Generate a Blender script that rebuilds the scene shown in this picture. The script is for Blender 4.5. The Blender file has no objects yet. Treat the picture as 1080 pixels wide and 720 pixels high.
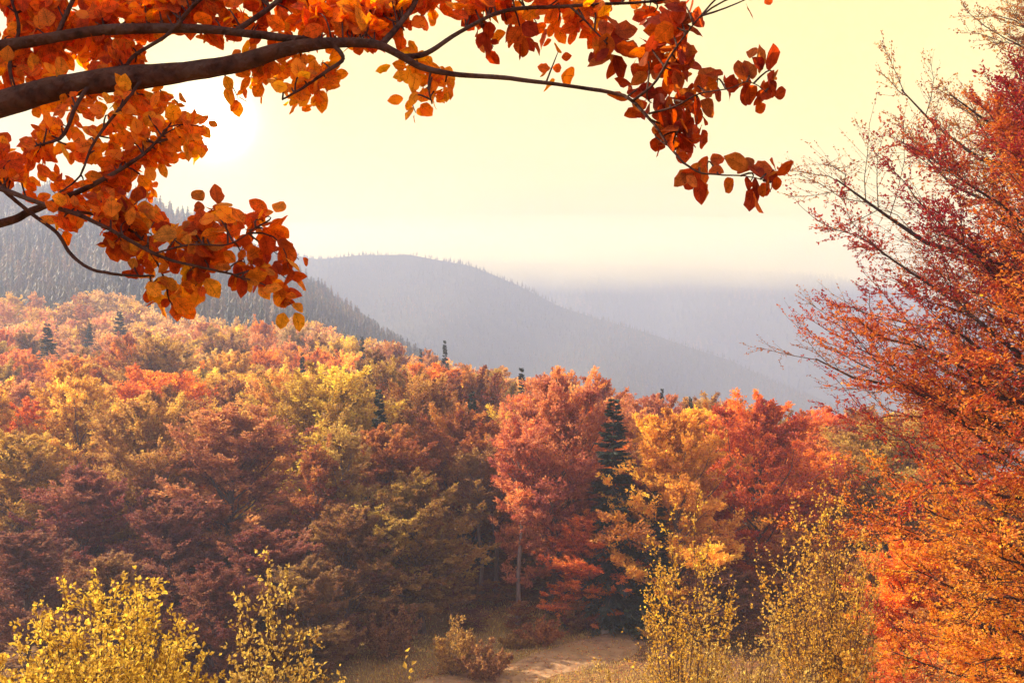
import bpy, math
import numpy as np
from math import radians, sin, cos, pi

S = bpy.context.scene
COL = S.collection
F, HZ = 1050.0, 420.0          # focal length and horizon row, in photo pixels (1080 wide)
rng = np.random.default_rng(7)

def at(px, py, Y):
    return np.array([(px-540.0)/F*Y, Y, (HZ-py)/F*Y])

# ------------------------------------------------------------------ helpers
def prop(o, label=None, cat=None, group=None, kind=None):
    if label: o['label'] = label
    if cat: o['category'] = cat
    if group: o['group'] = group
    if kind: o['kind'] = kind
    return o

def mesh_np(name, V, polys, mats, attrs=None, colors=None, matidx=None, smooth=False, uv=None):
    """V (n,3); polys: list of (m,k) index arrays."""
    me = bpy.data.meshes.new(name)
    V = np.asarray(V, dtype=np.float32)
    me.vertices.add(len(V)); me.vertices.foreach_set('co', V.ravel())
    loops = np.concatenate([p.ravel() for p in polys]).astype(np.int32)
    tot = np.concatenate([np.full(len(p), p.shape[1], np.int32) for p in polys])
    st = np.concatenate([[0], np.cumsum(tot)[:-1]]).astype(np.int32)
    me.loops.add(len(loops)); me.loops.foreach_set('vertex_index', loops)
    me.polygons.add(len(tot)); me.polygons.foreach_set('loop_start', st); me.polygons.foreach_set('loop_total', tot)
    me.polygons.foreach_set('use_smooth', np.full(len(tot), smooth, dtype=bool))
    if matidx is not None: me.polygons.foreach_set('material_index', matidx.astype(np.int32))
    for k, a in (attrs or {}).items():
        at_ = me.attributes.new(k, 'FLOAT', 'POINT'); at_.data.foreach_set('value', np.asarray(a, np.float32))
    for k, a in (colors or {}).items():
        c = np.ones((len(V), 4), np.float32); c[:, :3] = a
        at_ = me.attributes.new(k, 'FLOAT_COLOR', 'POINT'); at_.data.foreach_set('color', c.ravel())
    for m in (mats if isinstance(mats, (list, tuple)) else [mats]): me.materials.append(m)
    me.update(); me.validate()
    return me

def obj(name, me, parent=None, loc=None):
    o = bpy.data.objects.new(name, me); COL.objects.link(o)
    if parent is not None: o.parent = parent
    if loc is not None: o.location = loc
    return o

def empty(name, loc, rz=0):
    o = bpy.data.objects.new(name, None); COL.objects.link(o)
    o.location = loc; o.rotation_euler = (0, 0, rz); o.empty_display_size = .2
    return o

def unit(a):
    return a/np.maximum(np.linalg.norm(a, axis=-1, keepdims=True), 1e-9)

def tubes(P, R, sides):
    """P (n,k,3) polylines, R (n,k) radii -> V, quads"""
    n, k, _ = P.shape
    T = np.empty_like(P)
    T[:, 1:-1] = P[:, 2:]-P[:, :-2]; T[:, 0] = P[:, 1]-P[:, 0]; T[:, -1] = P[:, -1]-P[:, -2]
    T = unit(T)
    ref = np.where(np.abs(T[:, :, 2:3]) > .9, np.array([1., 0, 0]), np.array([0, 0, 1.]))
    ref = np.broadcast_to(ref[:, :1], T.shape)
    A = unit(np.cross(T, ref)); B = np.cross(T, A)
    th = np.arange(sides)*2*pi/sides
    V = P[:, :, None] + R[:, :, None, None]*(A[:, :, None]*np.cos(th)[:, None]+B[:, :, None]*np.sin(th)[:, None])
    idx = np.arange(n*k*sides).reshape(n, k, sides)
    nx = np.roll(idx, -1, axis=2)
    q = np.stack([idx[:, :-1], nx[:, :-1], nx[:, 1:], idx[:, 1:]], -1).reshape(-1, 4)
    return V.reshape(-1, 3), q

class MB:
    def __init__(s): s.V = []; s.Q = []; s.n = 0; s.a = []; s.c = []
    def add(s, V, q, a=None, c=None):
        s.V.append(V); s.Q.append(q+s.n); s.n += len(V)
        s.a.append(np.full(len(V), .5) if a is None else a)
        if c is not None: s.c.append(c)
    def mesh(s, name, mat, smooth=False):
        return mesh_np(name, np.concatenate(s.V), s.Q, mat, attrs={'tint': np.concatenate(s.a)},
                       colors={'leafcol': np.concatenate(s.c)} if s.c else None, smooth=smooth)

def leaf_diamonds(P, A, N, L, W, fold=.25):
    """folded diamond leaves: 4 verts each"""
    A = unit(A); Sd = unit(np.cross(N, A)); N = np.cross(A, Sd)
    L = np.broadcast_to(np.asarray(L), (len(P),))[:, None]; W = np.broadcast_to(np.asarray(W), (len(P),))[:, None]
    b = P; t = P+A*L
    m = P+A*L*.45
    r = m+Sd*W*.5+N*W*fold; l = m-Sd*W*.5+N*W*fold
    V = np.stack([b, r, t, l], 1).reshape(-1, 3)
    q = np.arange(len(P)*4).reshape(-1, 4)
    return V, q

def leaf_full(P, A, N, L, W, curl, r):
    """ovate leaves with midrib fold and curl: 13 verts, 5 x 2 quads; returns V,q,uv-like 'rib' attr"""
    A = unit(A); Sd = unit(np.cross(N, A)); N = np.cross(A, Sd)
    n = len(P)
    s = np.array([0, .07, .2, .38, .58, .76, .9, 1.0]); w = np.array([.02, .38, .76, 1.0, .97, .74, .36, .02]); k = 8
    L = L[:, None, None]; W = W[:, None, None]; curl = curl[:, None, None]
    cen = P[:, None]+A[:, None]*L*s[None, :, None]-N[:, None]*(curl*L*(s**2)[None, :, None])
    fo = r.uniform(.0, .3, n)[:, None, None]
    wob = r.uniform(-.12, .12, (n, 8, 1)); wob2 = r.uniform(-.12, .12, (n, 8, 1))
    off = W*.5*w[None, :, None]
    right = cen+Sd[:, None]*off*(1+wob)+N[:, None]*off*(fo+wob*1.2)
    left = cen-Sd[:, None]*off*(1+wob2)+N[:, None]*off*(fo+wob2*1.2)
    V = np.stack([left, cen, right], 2)        
    idx = np.arange(n*24).reshape(n, 8, 3)
    q1 = np.stack([idx[:, :-1, 0], idx[:, :-1, 1], idx[:, 1:, 1], idx[:, 1:, 0]], -1).reshape(-1, 4)
    q2 = np.stack([idx[:, :-1, 1], idx[:, :-1, 2], idx[:, 1:, 2], idx[:, 1:, 1]], -1).reshape(-1, 4)
    us = np.broadcast_to(s[None, :, None], (n, 8, 3)).ravel()
    vs = np.broadcast_to(np.array([1., 0, 1.])[None, None, :], (n, 8, 3)).ravel()
    return V.reshape(-1, 3), np.concatenate([q1, q2]), us, vs

# ------------------------------------------------------------------ materials
def nodes(name):
    m = bpy.data.materials.new(name); m.use_nodes = True
    nt = m.node_tree; nt.nodes.clear()
    return m, nt, nt.nodes, nt.links

def N_(nt, t, **kw):
    n = nt.nodes.new(t)
    for k, v in kw.items(): setattr(n, k, v)
    return n

def leaf_material(name, source, trans=.45, vary=1.0, hue=.03, tsat=1.06, tval=1.3):
    """source: 'object' (object colour) or 'attr' (leafcol attribute)"""
    m, nt, ns, lk = nodes(name)
    out = N_(nt, 'ShaderNodeOutputMaterial')
    if source == 'object':
        c = N_(nt, 'ShaderNodeObjectInfo').outputs['Color']
    else:
        c = N_(nt, 'ShaderNodeAttribute', attribute_name='leafcol').outputs['Color']
    t = N_(nt, 'ShaderNodeAttribute', attribute_name='tint').outputs['Fac']
    hs = N_(nt, 'ShaderNodeHueSaturation')
    mh = N_(nt, 'ShaderNodeMapRange'); mh.inputs['To Min'].default_value = .5-hue; mh.inputs['To Max'].default_value = .5+hue
    mv = N_(nt, 'ShaderNodeMapRange'); mv.inputs['To Min'].default_value = 1-vary*.5; mv.inputs['To Max'].default_value = 1+vary*.5
    lk.new(t, mh.inputs['Value']); lk.new(t, mv.inputs['Value'])
    lk.new(mh.outputs[0], hs.inputs['Hue']); lk.new(mv.outputs[0], hs.inputs['Value']); lk.new(c, hs.inputs['Color'])
    p = N_(nt, 'ShaderNodeBsdfPrincipled'); p.inputs['Roughness'].default_value = .55; p.inputs['Specular IOR Level'].default_value = .25
    lk.new(hs.outputs[0], p.inputs['Base Color'])
    h2 = N_(nt, 'ShaderNodeHueSaturation'); h2.inputs['Saturation'].default_value = tsat; h2.inputs['Value'].default_value = tval; h2.inputs['Hue'].default_value = .505
    lk.new(hs.outputs[0], h2.inputs['Color'])
    tr = N_(nt, 'ShaderNodeBsdfTranslucent'); lk.new(h2.outputs[0], tr.inputs['Color'])
    mx = N_(nt, 'ShaderNodeMixShader'); mx.inputs[0].default_value = trans
    lk.new(p.outputs[0], mx.inputs[1]); lk.new(tr.outputs[0], mx.inputs[2]); lk.new(mx.outputs[0], out.inputs['Surface'])
    return m

def near_leaf_material(name):
    """big leaves: colour per leaf, veins, mottling"""
    m, nt, ns, lk = nodes(name)
    out = N_(nt, 'ShaderNodeOutputMaterial')
    c = N_(nt, 'ShaderNodeAttribute', attribute_name='leafcol').outputs['Color']
    u = N_(nt, 'ShaderNodeAttribute', attribute_name='along').outputs['Fac']
    v = N_(nt, 'ShaderNodeAttribute', attribute_name='across').outputs['Fac']
    # veins: stripes in (along*9 - across*2.2)
    a = N_(nt, 'ShaderNodeMath', operation='MULTIPLY'); a.inputs[1].default_value = 8.; lk.new(u, a.inputs[0])
    b = N_(nt, 'ShaderNodeMath', operation='MULTIPLY'); b.inputs[1].default_value = 2.0; lk.new(v, b.inputs[0])
    d = N_(nt, 'ShaderNodeMath', operation='SUBTRACT'); lk.new(a.outputs[0], d.inputs[0]); lk.new(b.outputs[0], d.inputs[1])
    f = N_(nt, 'ShaderNodeMath', operation='FRACT'); lk.new(d.outputs[0], f.inputs[0])
    pp = N_(nt, 'ShaderNodeMath', operation='PINGPONG'); pp.inputs[1].default_value = .5; lk.new(f.outputs[0], pp.inputs[0])
    vr = N_(nt, 'ShaderNodeMapRange'); vr.inputs['From Max'].default_value = .14; vr.inputs['To Min'].default_value = .72; vr.inputs['To Max'].default_value = 1.
    lk.new(pp.outputs[0], vr.inputs['Value'])
    rb = N_(nt, 'ShaderNodeMapRange'); rb.inputs['From Max'].default_value = .1; rb.inputs['To Min'].default_value = .6; rb.inputs['To Max'].default_value = 1.
    lk.new(v, rb.inputs['Value'])
    geo = N_(nt, 'ShaderNodeNewGeometry')
    nz = N_(nt, 'ShaderNodeTexNoise'); nz.inputs['Scale'].default_value = 55; nz.inputs['Detail'].default_value = 3
    lk.new(geo.outputs['Position'], nz.inputs['Vector'])
    nr = N_(nt, 'ShaderNodeMapRange'); nr.inputs['From Min'].default_value = .35; nr.inputs['From Max'].default_value = .7; nr.inputs['To Min'].default_value = .62; nr.inputs['To Max'].default_value = 1.15
    lk.new(nz.outputs[0], nr.inputs['Value'])
    m1 = N_(nt, 'ShaderNodeMath', operation='MULTIPLY'); lk.new(vr.outputs[0], m1.inputs[0]); lk.new(rb.outputs[0], m1.inputs[1])
    m2 = N_(nt, 'ShaderNodeMath', operation='MULTIPLY'); lk.new(m1.outputs[0], m2.inputs[0]); lk.new(nr.outputs[0], m2.inputs[1])
    sp_ = N_(nt, 'ShaderNodeTexNoise'); sp_.inputs['Scale'].default_value = 230; sp_.inputs['Detail'].default_value = 2
    lk.new(geo.outputs['Position'], sp_.inputs['Vector'])
    sr_ = N_(nt, 'ShaderNodeMapRange'); sr_.inputs['From Min'].default_value = .60; sr_.inputs['From Max'].default_value = .68; sr_.inputs['To Min'].default_value = 1.; sr_.inputs['To Max'].default_value = .45
    lk.new(sp_.outputs[0], sr_.inputs['Value'])
    m3 = N_(nt, 'ShaderNodeMath', operation='MULTIPLY'); lk.new(m2.outputs[0], m3.inputs[0]); lk.new(sr_.outputs[0], m3.inputs[1]); m2 = m3
    hs = N_(nt, 'ShaderNodeHueSaturation'); lk.new(c, hs.inputs['Color']); lk.new(m2.outputs[0], hs.inputs['Value'])
    p = N_(nt, 'ShaderNodeBsdfPrincipled'); p.inputs['Roughness'].default_value = .62; p.inputs['Specular IOR Level'].default_value = .15
    lk.new(hs.outputs[0], p.inputs['Base Color'])
    h2 = N_(nt, 'ShaderNodeHueSaturation'); h2.inputs['Saturation'].default_value = 1.1; h2.inputs['Value'].default_value = 1.6; h2.inputs['Hue'].default_value = .502
    lk.new(hs.outputs[0], h2.inputs['Color'])
    tr = N_(nt, 'ShaderNodeBsdfTranslucent'); lk.new(h2.outputs[0], tr.inputs['Color'])
    mx = N_(nt, 'ShaderNodeMixShader'); mx.inputs[0].default_value = .68
    lk.new(p.outputs[0], mx.inputs[1]); lk.new(tr.outputs[0], mx.inputs[2]); lk.new(mx.outputs[0], out.inputs['Surface'])
    return m

def noise_material(name, c1, c2, scale, rough=.9, detail=6, c3=None, scale2=1., stretch=(1, 1, 1), bump=.3):
    m, nt, ns, lk = nodes(name)
    out = N_(nt, 'ShaderNodeOutputMaterial')
    tc = N_(nt, 'ShaderNodeTexCoord'); mp = N_(nt, 'ShaderNodeMapping'); mp.inputs['Scale'].default_value = stretch
    lk.new(tc.outputs['Object'], mp.inputs[0])
    nz = N_(nt, 'ShaderNodeTexNoise'); nz.inputs['Scale'].default_value = scale; nz.inputs['Detail'].default_value = detail
    lk.new(mp.outputs[0], nz.inputs['Vector'])
    rp = N_(nt, 'ShaderNodeValToRGB'); rp.color_ramp.elements[0].position = .33; rp.color_ramp.elements[1].position = .68
    rp.color_ramp.elements[0].color = (*c1, 1); rp.color_ramp.elements[1].color = (*c2, 1)
    lk.new(nz.outputs[0], rp.inputs[0]); colr = rp.outputs[0]
    if c3:
        n2 = N_(nt, 'ShaderNodeTexNoise'); n2.inputs['Scale'].default_value = scale2; n2.inputs['Detail'].default_value = 4
        lk.new(mp.outputs[0], n2.inputs['Vector'])
        mr = N_(nt, 'ShaderNodeMapRange'); mr.inputs['From Min'].default_value = .45; mr.inputs['From Max'].default_value = .65
        lk.new(n2.outputs[0], mr.inputs['Value'])
        mx = N_(nt, 'ShaderNodeMix', data_type='RGBA'); lk.new(mr.outputs[0], mx.inputs[0]); lk.new(colr, mx.inputs[6]); mx.inputs[7].default_value = (*c3, 1)
        colr = mx.outputs[2]
    p = N_(nt, 'ShaderNodeBsdfPrincipled'); p.inputs['Roughness'].default_value = rough; p.inputs['Specular IOR Level'].default_value = .2
    lk.new(colr, p.inputs['Base Color'])
    bp = N_(nt, 'ShaderNodeBump'); bp.inputs['Strength'].default_value = bump; bp.inputs['Distance'].default_value = .05
    lk.new(nz.outputs[0], bp.inputs['Height']); lk.new(bp.outputs[0], p.inputs['Normal'])
    lk.new(p.outputs[0], out.inputs['Surface'])
    return m

M_leaf = leaf_material('autumn_leaves', 'object')
M_leafsap = leaf_material('sapling_leaves', 'object', hue=.022, vary=1.2, trans=.5)
M_leafvar = leaf_material('beech_leaves_mixed', 'object', hue=.05, vary=1.1)
M_leafbig = near_leaf_material('beech_leaves')
M_leafattr = leaf_material('wood_leaves', 'attr', hue=.03, vary=.7)
M_needle = leaf_material('spruce_needles', 'object', trans=.15, hue=.02, vary=.8)
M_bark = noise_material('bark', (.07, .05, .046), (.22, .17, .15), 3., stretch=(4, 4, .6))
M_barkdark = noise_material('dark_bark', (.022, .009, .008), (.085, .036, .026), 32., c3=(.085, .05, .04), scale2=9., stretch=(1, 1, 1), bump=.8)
M_twig = noise_material('twig_bark', (.06, .035, .03), (.14, .08, .06), 20.)
M_ground = noise_material('leaf_litter', (.07, .03, .018), (.30, .15, .06), 3.2, detail=10, c3=(.30, .20, .07), scale2=.045)
M_path = noise_material('path_earth', (.22, .125, .07), (.46, .29, .16), 1.6, c3=(.34, .22, .10), scale2=.35)
M_grass = leaf_material('dry_grass', 'attr', trans=.35, vary=.7, hue=.02)
M_hill = noise_material('far_wood_floor', (.025, .03, .022), (.06, .055, .035), .05)
M_stone = noise_material('pale_stone', (.35, .33, .3), (.5, .48, .45), 8.)
M_wood = noise_material('weathered_wood', (.25, .2, .16), (.42, .36, .3), 12., stretch=(3, 3, .4))

# ------------------------------------------------------------------ terrain
_u = np.array([-1.2, -.6, -.23, -.133, -.067, 0, .057, .152, .3, 1.2])
_s = np.array([.11, .11, .113, .084, .06, .042, .03, .01, .0, .0])
_dr = np.array([260, 260, 250, 250, 235, 210, 190, 165, 150, 150.])
_cp = np.array([-700, -300, 0, 140, 200, 300, 400, 470, 540, 600, 700, 1080, 1800.])
_cy = np.array([230, 215, 210, 214, 240, 287, 360, 404, 450, 480, 500, 520, 520.])
_sph = [(rng.uniform(0, 6.28), rng.uniform(-1, 1, 2), w) for w in (180, 180, 90, 90, 45, 45, 22, 22)]
def bumps(X, Y, amp=1.):
    z = 0
    for ph, d, w in _sph:
        d = d/np.hypot(*d)
        z = z+np.sin((X*d[0]+Y*d[1])*2*pi/w+ph)*w/180*amp
    return z
def sstep(t):
    t = np.clip(t, 0, 1); return t*t*(3-2*t)
def ground(X, Y):
    X = np.asarray(X, float); Y = np.asarray(Y, float)
    u = X/np.maximum(Y, 45.)
    s = np.interp(u, _u, _s); dr = np.interp(u, _u, _dr)
    zn = -1.7-.285*np.maximum(Y, -20)
    zf = lambda y: -18.4+s*(y-78)
    near = np.logaddexp(zn*1.4, zf(np.minimum(Y, dr))*1.4)/1.4
    zc = (HZ-np.interp(u*F+540, _cp, _cy))/F*700
    t = np.clip((Y-dr)/(700-dr), 0, 1)
    z = near+(zc-zf(dr))*(t*.75+.25*t*t)*(Y > dr)
    z = z-np.where(Y > 700, np.minimum((Y-700)*.3, np.maximum(zc+110, 0)), 0)
    z = z+bumps(X, Y, 2.2)*sstep((Y-170)/250)*(1-sstep((Y-900)/300))+.12*np.sin(X*.5+1)*np.sin(Y*.37)*sstep((Y-6)/20)
    return z

def sheet(name, xs, ys, fn, mat, smooth=True):
    X, Y = np.meshgrid(xs, ys)
    Z = fn(X, Y)
    V = np.stack([X, Y, Z], -1).reshape(-1, 3)
    i = np.arange(len(V)).reshape(X.shape)
    q = np.stack([i[:-1, :-1], i[:-1, 1:], i[1:, 1:], i[1:, :-1]], -1).reshape(-1, 4)
    return mesh_np(name, V, [q], mat, smooth=smooth)

xs = np.sinh(np.linspace(-5.2, 5.2, 361)); xs = xs/xs.max()*1950
ys = np.concatenate([np.linspace(-40, 130, 171), 130+np.cumsum(np.geomspace(1.2, 38, 210))])
ys = ys[ys < 2600]
prop(obj('ground', sheet('ground', xs, ys, ground, M_ground)), kind='structure')

# mid mountain and far mountain, each a wooded ridge of its own
def ridge_fn(cp, cy, Yc, front, base, treepx, seed, gul):
    r = np.random.default_rng(seed); ph = r.uniform(0, 6.28, 12)
    def fn(X, Y):
        px = X/Yc*F+540
        zc = (HZ-(np.interp(px, cp, cy)+treepx))/F*Yc
        zc = zc+sum(np.sin(X/w+ph[i])*w*.02 for i, w in enumerate((90, 41, 23)))
        t = (Y-front)/(Yc-front)
        tt = np.clip(np.where(t <= 1, t, 2-t), 0, 1)
        g = sum(np.sin((X+.5*(Y-Yc)*k)/w+ph[i+4]) for i, (w, k) in enumerate(((70, .6), (38, -.5), (120, .3))))
        z = base+(zc-base)*(tt**1.15)
        return z+g*gul*np.sin(tt*pi)*np.clip(tt*3, 0, 1)-2*(tt <= 0)*20
    return fn
mid_cp = [-900, -300, 60, 200, 290, 337, 380, 432, 497, 545, 592, 645, 710, 770, 852, 930, 1050, 1500]
mid_cy = [330, 290, 262, 256, 255, 263, 258, 255, 270, 291, 315, 330, 350, 368, 410, 450, 480, 500]
mid_fn = ridge_fn(mid_cp, mid_cy, 1500., 950., -95., 9, 3, 16)
far_cp = [-900, 0, 300, 400, 500, 600, 700, 800, 880, 960, 1080, 1700]
far_cy = [330, 310, 300, 272, 268, 272, 274, 278, 288, 305, 330, 360]
far_fn = ridge_fn(far_cp, far_cy, 2250., 1500., -95., 6, 5, 24)
mx_ = np.linspace(-1900, 1900, 300)
prop(obj('mountain', sheet('mountain', mx_, np.linspace(940, 2040, 120), mid_fn, M_hill)), kind='structure')
prop(obj('mountain', sheet('mountain', mx_, np.linspace(1510, 2540, 110), far_fn, M_hill)), kind='structure')

# ------------------------------------------------------------------ tree generators
def interp_poly(P, s):
    """P (n,k,3), s (n,m) in 0..1 -> points (n,m,3), tangents"""
    k = P.shape[1]-1
    f = np.clip(s, 0, .9999)*k; i = f.astype(int); t = (f-i)[..., None]
    n = np.arange(len(P))[:, None]
    a = P[n, i]; b = P[n, i+1]
    return a+(b-a)*t, unit(b-a)

def gen_tree(seed, H, R, cb, nl, ns, nt, nlv, lsz, prof='beech', el0=5, el1=70, up=.12, flat=.35, nrm=.7, droop=0.,
             trunk_r=None, twigs=False, full=1., thin_top=0., sec_len=.34, wig=.02, zj=.3, wob=.007, tint_h=0.):
    r = np.random.default_rng(seed)
    k = 9
    tt = np.linspace(0, 1, k)
    wob = np.cumsum(r.normal(0, wob*H, (k, 2)), 0)*tt[:, None]
    T = np.concatenate([wob, (tt*H*.97)[:, None]], 1)[None]
    tr = (trunk_r or H*.014)*(1.25*(1-tt)**.8+.06); tr[0] *= 1.3
    # limbs
    q = (np.arange(nl)+r.uniform(0, .8, nl))/nl
    th = cb+(.86-cb)*q**.92
    tp = (th-cb)/(.86-cb)
    base, _ = interp_poly(T, th[None]); base = base[0]
    az = np.arange(nl)*2.39996+r.normal(0, .35, nl)
    # each limb grows to the crown's envelope: an egg (beech), a dome (round) or a spindle (birch)
    el = np.radians(el0+(el1-el0)*tp**1.15+r.normal(0, 8, nl))
    mid = {'beech': .40, 'round': .52, 'birch': .42}[prof]; pw = {'beech': 1.9, 'round': 2.3, 'birch': 1.4}[prof]
    zc = H*(cb*.5+(1-cb*.5)*mid)
    st = np.linspace(.02, 1, 90)[None]*max(R, H)*1.1
    zz = base[:, 2:3]+st*np.sin(el)[:, None]; rr = st*np.cos(el)[:, None]
    vb = np.where(zz > zc, H*1.0-zc, zc-H*cb*.1)
    inside = (np.abs(rr)/R)**pw+(np.abs(zz-zc)/vb)**pw < 1
    lob = 1+.07*np.sin(az*3+r.uniform(0, 6))+.06*np.sin(az*5+tp*9)
    L = np.maximum((inside*st).max(1), .06*H)*lob*r.uniform(.78, 1.10, nl)
    dirh = np.stack([np.cos(az), np.sin(az), 0*az], -1)
    s = np.linspace(0, 1, 6)[None, :, None]
    P1 = base[:, None]+dirh[:, None]*(L*np.cos(el))[:, None, None]*s \
        + np.array([0, 0, 1.])*(L[:, None, None]*(np.sin(el)[:, None, None]*s+up*(s**2-s)+droop*(-(s**2.2))))
    P1 = P1+np.cumsum(r.normal(0, wig, P1.shape), 1)*L[:, None, None]*(s > 0)
    R1 = (H*.0045*(.35+L/R*.75))[:, None]*(1-.82*s[:, :, 0])
    # secondaries
    def children(P, Lp, n, smin, lenf, taper, zj, kk, spread=(35, 70)):
        m = len(P)
        sp = np.sort(r.uniform(smin, 1, (m, n)), 1); sp[:, -1] = .985
        b, t = interp_poly(P, sp)
        sg = np.where((np.arange(n)[None]+r.integers(0, 2, (m, 1))) % 2 == 0, 1., -1.)
        a = np.radians(r.uniform(*spread, (m, n)))*sg; a[:, -1] *= .3
        h = t.copy()
        c, s_ = np.cos(a), np.sin(a)
        d = np.stack([h[..., 0]*c-h[..., 1]*s_, h[..., 0]*s_+h[..., 1]*c, h[..., 2]*.75+r.normal(0, zj, (m, n))], -1)
        d = unit(d)
        l = (Lp[:, None]*lenf*(1.2-taper*sp)*r.uniform(.6, 1.3, (m, n))).ravel()
        b = b.reshape(-1, 3); d = d.reshape(-1, 3)
        ss = np.linspace(0, 1, kk)[None, :, None]
        Pc = b[:, None]+d[:, None]*l[:, None, None]*ss+np.array([0, 0, 1.])*(l[:, None, None]*(.10*(ss**2)-droop*.6*ss**2))
        Pc = Pc+np.cumsum(r.normal(0, .04, Pc.shape), 1)*l[:, None, None]*(ss > 0)
        return Pc, l
    P2, L2 = children(P1, L, ns, .16, sec_len, .62, zj, 4)
    P3, L3 = children(P2, L2, nt, .1, .42, .5, zj, 3)
    if thin_top:   # lose twigs toward the top
        keep = r.uniform(0, 1, len(P3)) > thin_top*np.clip((P3[:, 0, 2]/H-.35)/.5, 0, 1)
        keep3 = keep
    else: keep3 = np.ones(len(P3), bool)
    if full < 1: keep3 &= r.uniform(0, 1, len(P3)) < full
    wood = MB()
    wood.add(*tubes(T, tr[None], 9)); wood.add(*tubes(P1, R1, 5))
    R2 = np.broadcast_to(np.linspace(1, .3, 4)[None]*H*.0011, (len(P2), 4)) if not twigs else np.broadcast_to(np.linspace(1, .35, 4)[None]*.017, (len(P2), 4))
    wood.add(*tubes(P2, R2, 4 if twigs else 3))
    if twigs: wood.add(*tubes(P3, np.broadcast_to(np.array([.007, .005, .003]), (len(P3), 3)), 3))
    # leaves
    limb_of = np.repeat(np.arange(nl), ns*nt)
    P3k = P3[keep3]; L3k = L3[keep3]; lo = limb_of[keep3]
    m = len(P3k)
    sp = r.uniform(0.05, 1.1, (m, nlv)); pt, tg = interp_poly(P3k, sp)
    pt = pt+tg*np.maximum(sp-1, 0)[..., None]*L3k[:, None, None]
    jit = r.normal(0, 1, (m, nlv, 3))*np.array([1, 1, flat])*lsz*.42
    pt = (pt+jit).reshape(-1, 3)
    ax = (tg+r.normal(0, .55, tg.shape)*np.array([1, 1, .7])).reshape(-1, 3); ax[:, 2] -= .12
    nn = np.array([0, 0, 1.])+r.normal(0, nrm, (m*nlv, 3))
    sz = lsz*r.uniform(.65, 1.3, m*nlv)
    V, qd = leaf_diamonds(pt, ax, nn, sz, sz*.62)
    tint = np.clip(.5+np.repeat(r.normal(0, .2, nl)[lo]+tint_h*(.42-P3k[:, 0, 2]/H)+r.normal(0, .12, m), nlv)+r.normal(0, .13, m*nlv), 0, 1)
    crown = MB(); crown.add(V, qd, np.repeat(tint, 4))
    return wood, crown

def gen_spruce(seed, H, R, nw, nb, npb, lsz):
    r = np.random.default_rng(seed)
    T = np.stack([r.normal(0, .02*R, 7), r.normal(0, .02*R, 7), np.linspace(0, H, 7)], -1)[None]
    wood = MB(); wood.add(*tubes(T, (H*.012*np.linspace(1, .05, 7))[None], 7))
    z = []; az = []
    for i in range(nw):
        t = (i+r.uniform(-.3, .3))/nw
        n = max(4, int(nb*(1-.5*t)))
        z += list(np.clip(t+r.normal(0, .016, n), .0, .99)); az += list(r.uniform(0, 6.28)+np.arange(n)*6.28/n+r.normal(0, .2, n))
    z = np.array(z); az = np.array(az)
    tz = .06+.94*z
    L = R*(1-z)**.9*r.uniform(.65, 1.15, len(z))+R*.05
    d = np.stack([np.cos(az), np.sin(az), 0*az], -1)
    s = np.linspace(0, 1, 5)[None, :, None]
    P = np.array([0, 0, 1.])*(tz*H)[:, None, None]+d[:, None]*L[:, None, None]*s+np.array([0, 0, 1.])*L[:, None, None]*(np.interp(z, [0, .6, 1], [-.25, .05, .5])[:, None, None]*s-.28*s**2+.16*s**3)
    wood.add(*tubes(P, np.broadcast_to(np.linspace(1, .2, 5)*H*.0018, (len(P), 5)), 3))
    m = npb
    sp = r.uniform(.08, 1, (len(P), m)); pt, tg = interp_poly(P, sp)
    sg = np.where(r.uniform(0, 1, sp.shape) < .5, 1., -1.)
    a = sg*r.uniform(.3, 1.1, sp.shape)
    ax = np.stack([tg[..., 0]*np.cos(a)-tg[..., 1]*np.sin(a), tg[..., 0]*np.sin(a)+tg[..., 1]*np.cos(a), tg[..., 2]-.3+r.normal(0, .2, sp.shape)], -1).reshape(-1, 3)
    n = len(ax)
    l = (lsz*(1.15-.6*sp)*r.uniform(.6, 1.3, sp.shape)).ravel()*np.repeat(.45+.55*np.minimum(1, L/R*1.6), m)
    nn = np.array([0, 0, 1.])+r.normal(0, .45, (n, 3))
    V, q = leaf_diamonds(pt.reshape(-1, 3), ax, nn, l, l*.34, fold=-.3)
    tint = np.clip(.5+r.normal(0, .2, n), 0, 1)
    crown = MB(); crown.add(V, q, np.repeat(tint, 4))
    return wood, crown

# ------------------------------------------------------------------ colours of the autumn wood
C = dict(peach=(.66, .31, .15), coral=(.62, .225, .115), red=(.53, .195, .105), scarlet=(.64, .185, .06), orange=(.68, .24, .07), amber=(.80, .50, .09), gold=(.66, .40, .11),
         olive=(.44, .255, .08), rust=(.42, .165, .065), brown=(.34, .165, .075), darkred=(.27, .098, .075), pale=(.62, .38, .17),
         spruce=(.035, .055, .04))
CN = dict(peach='peach', coral='coral', red='red', scarlet='scarlet', orange='orange', amber='amber', gold='pale gold', olive='olive', rust='rust brown',
          brown='dull brown', darkred='dark red', pale='pale yellow', spruce='dark green')

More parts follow.
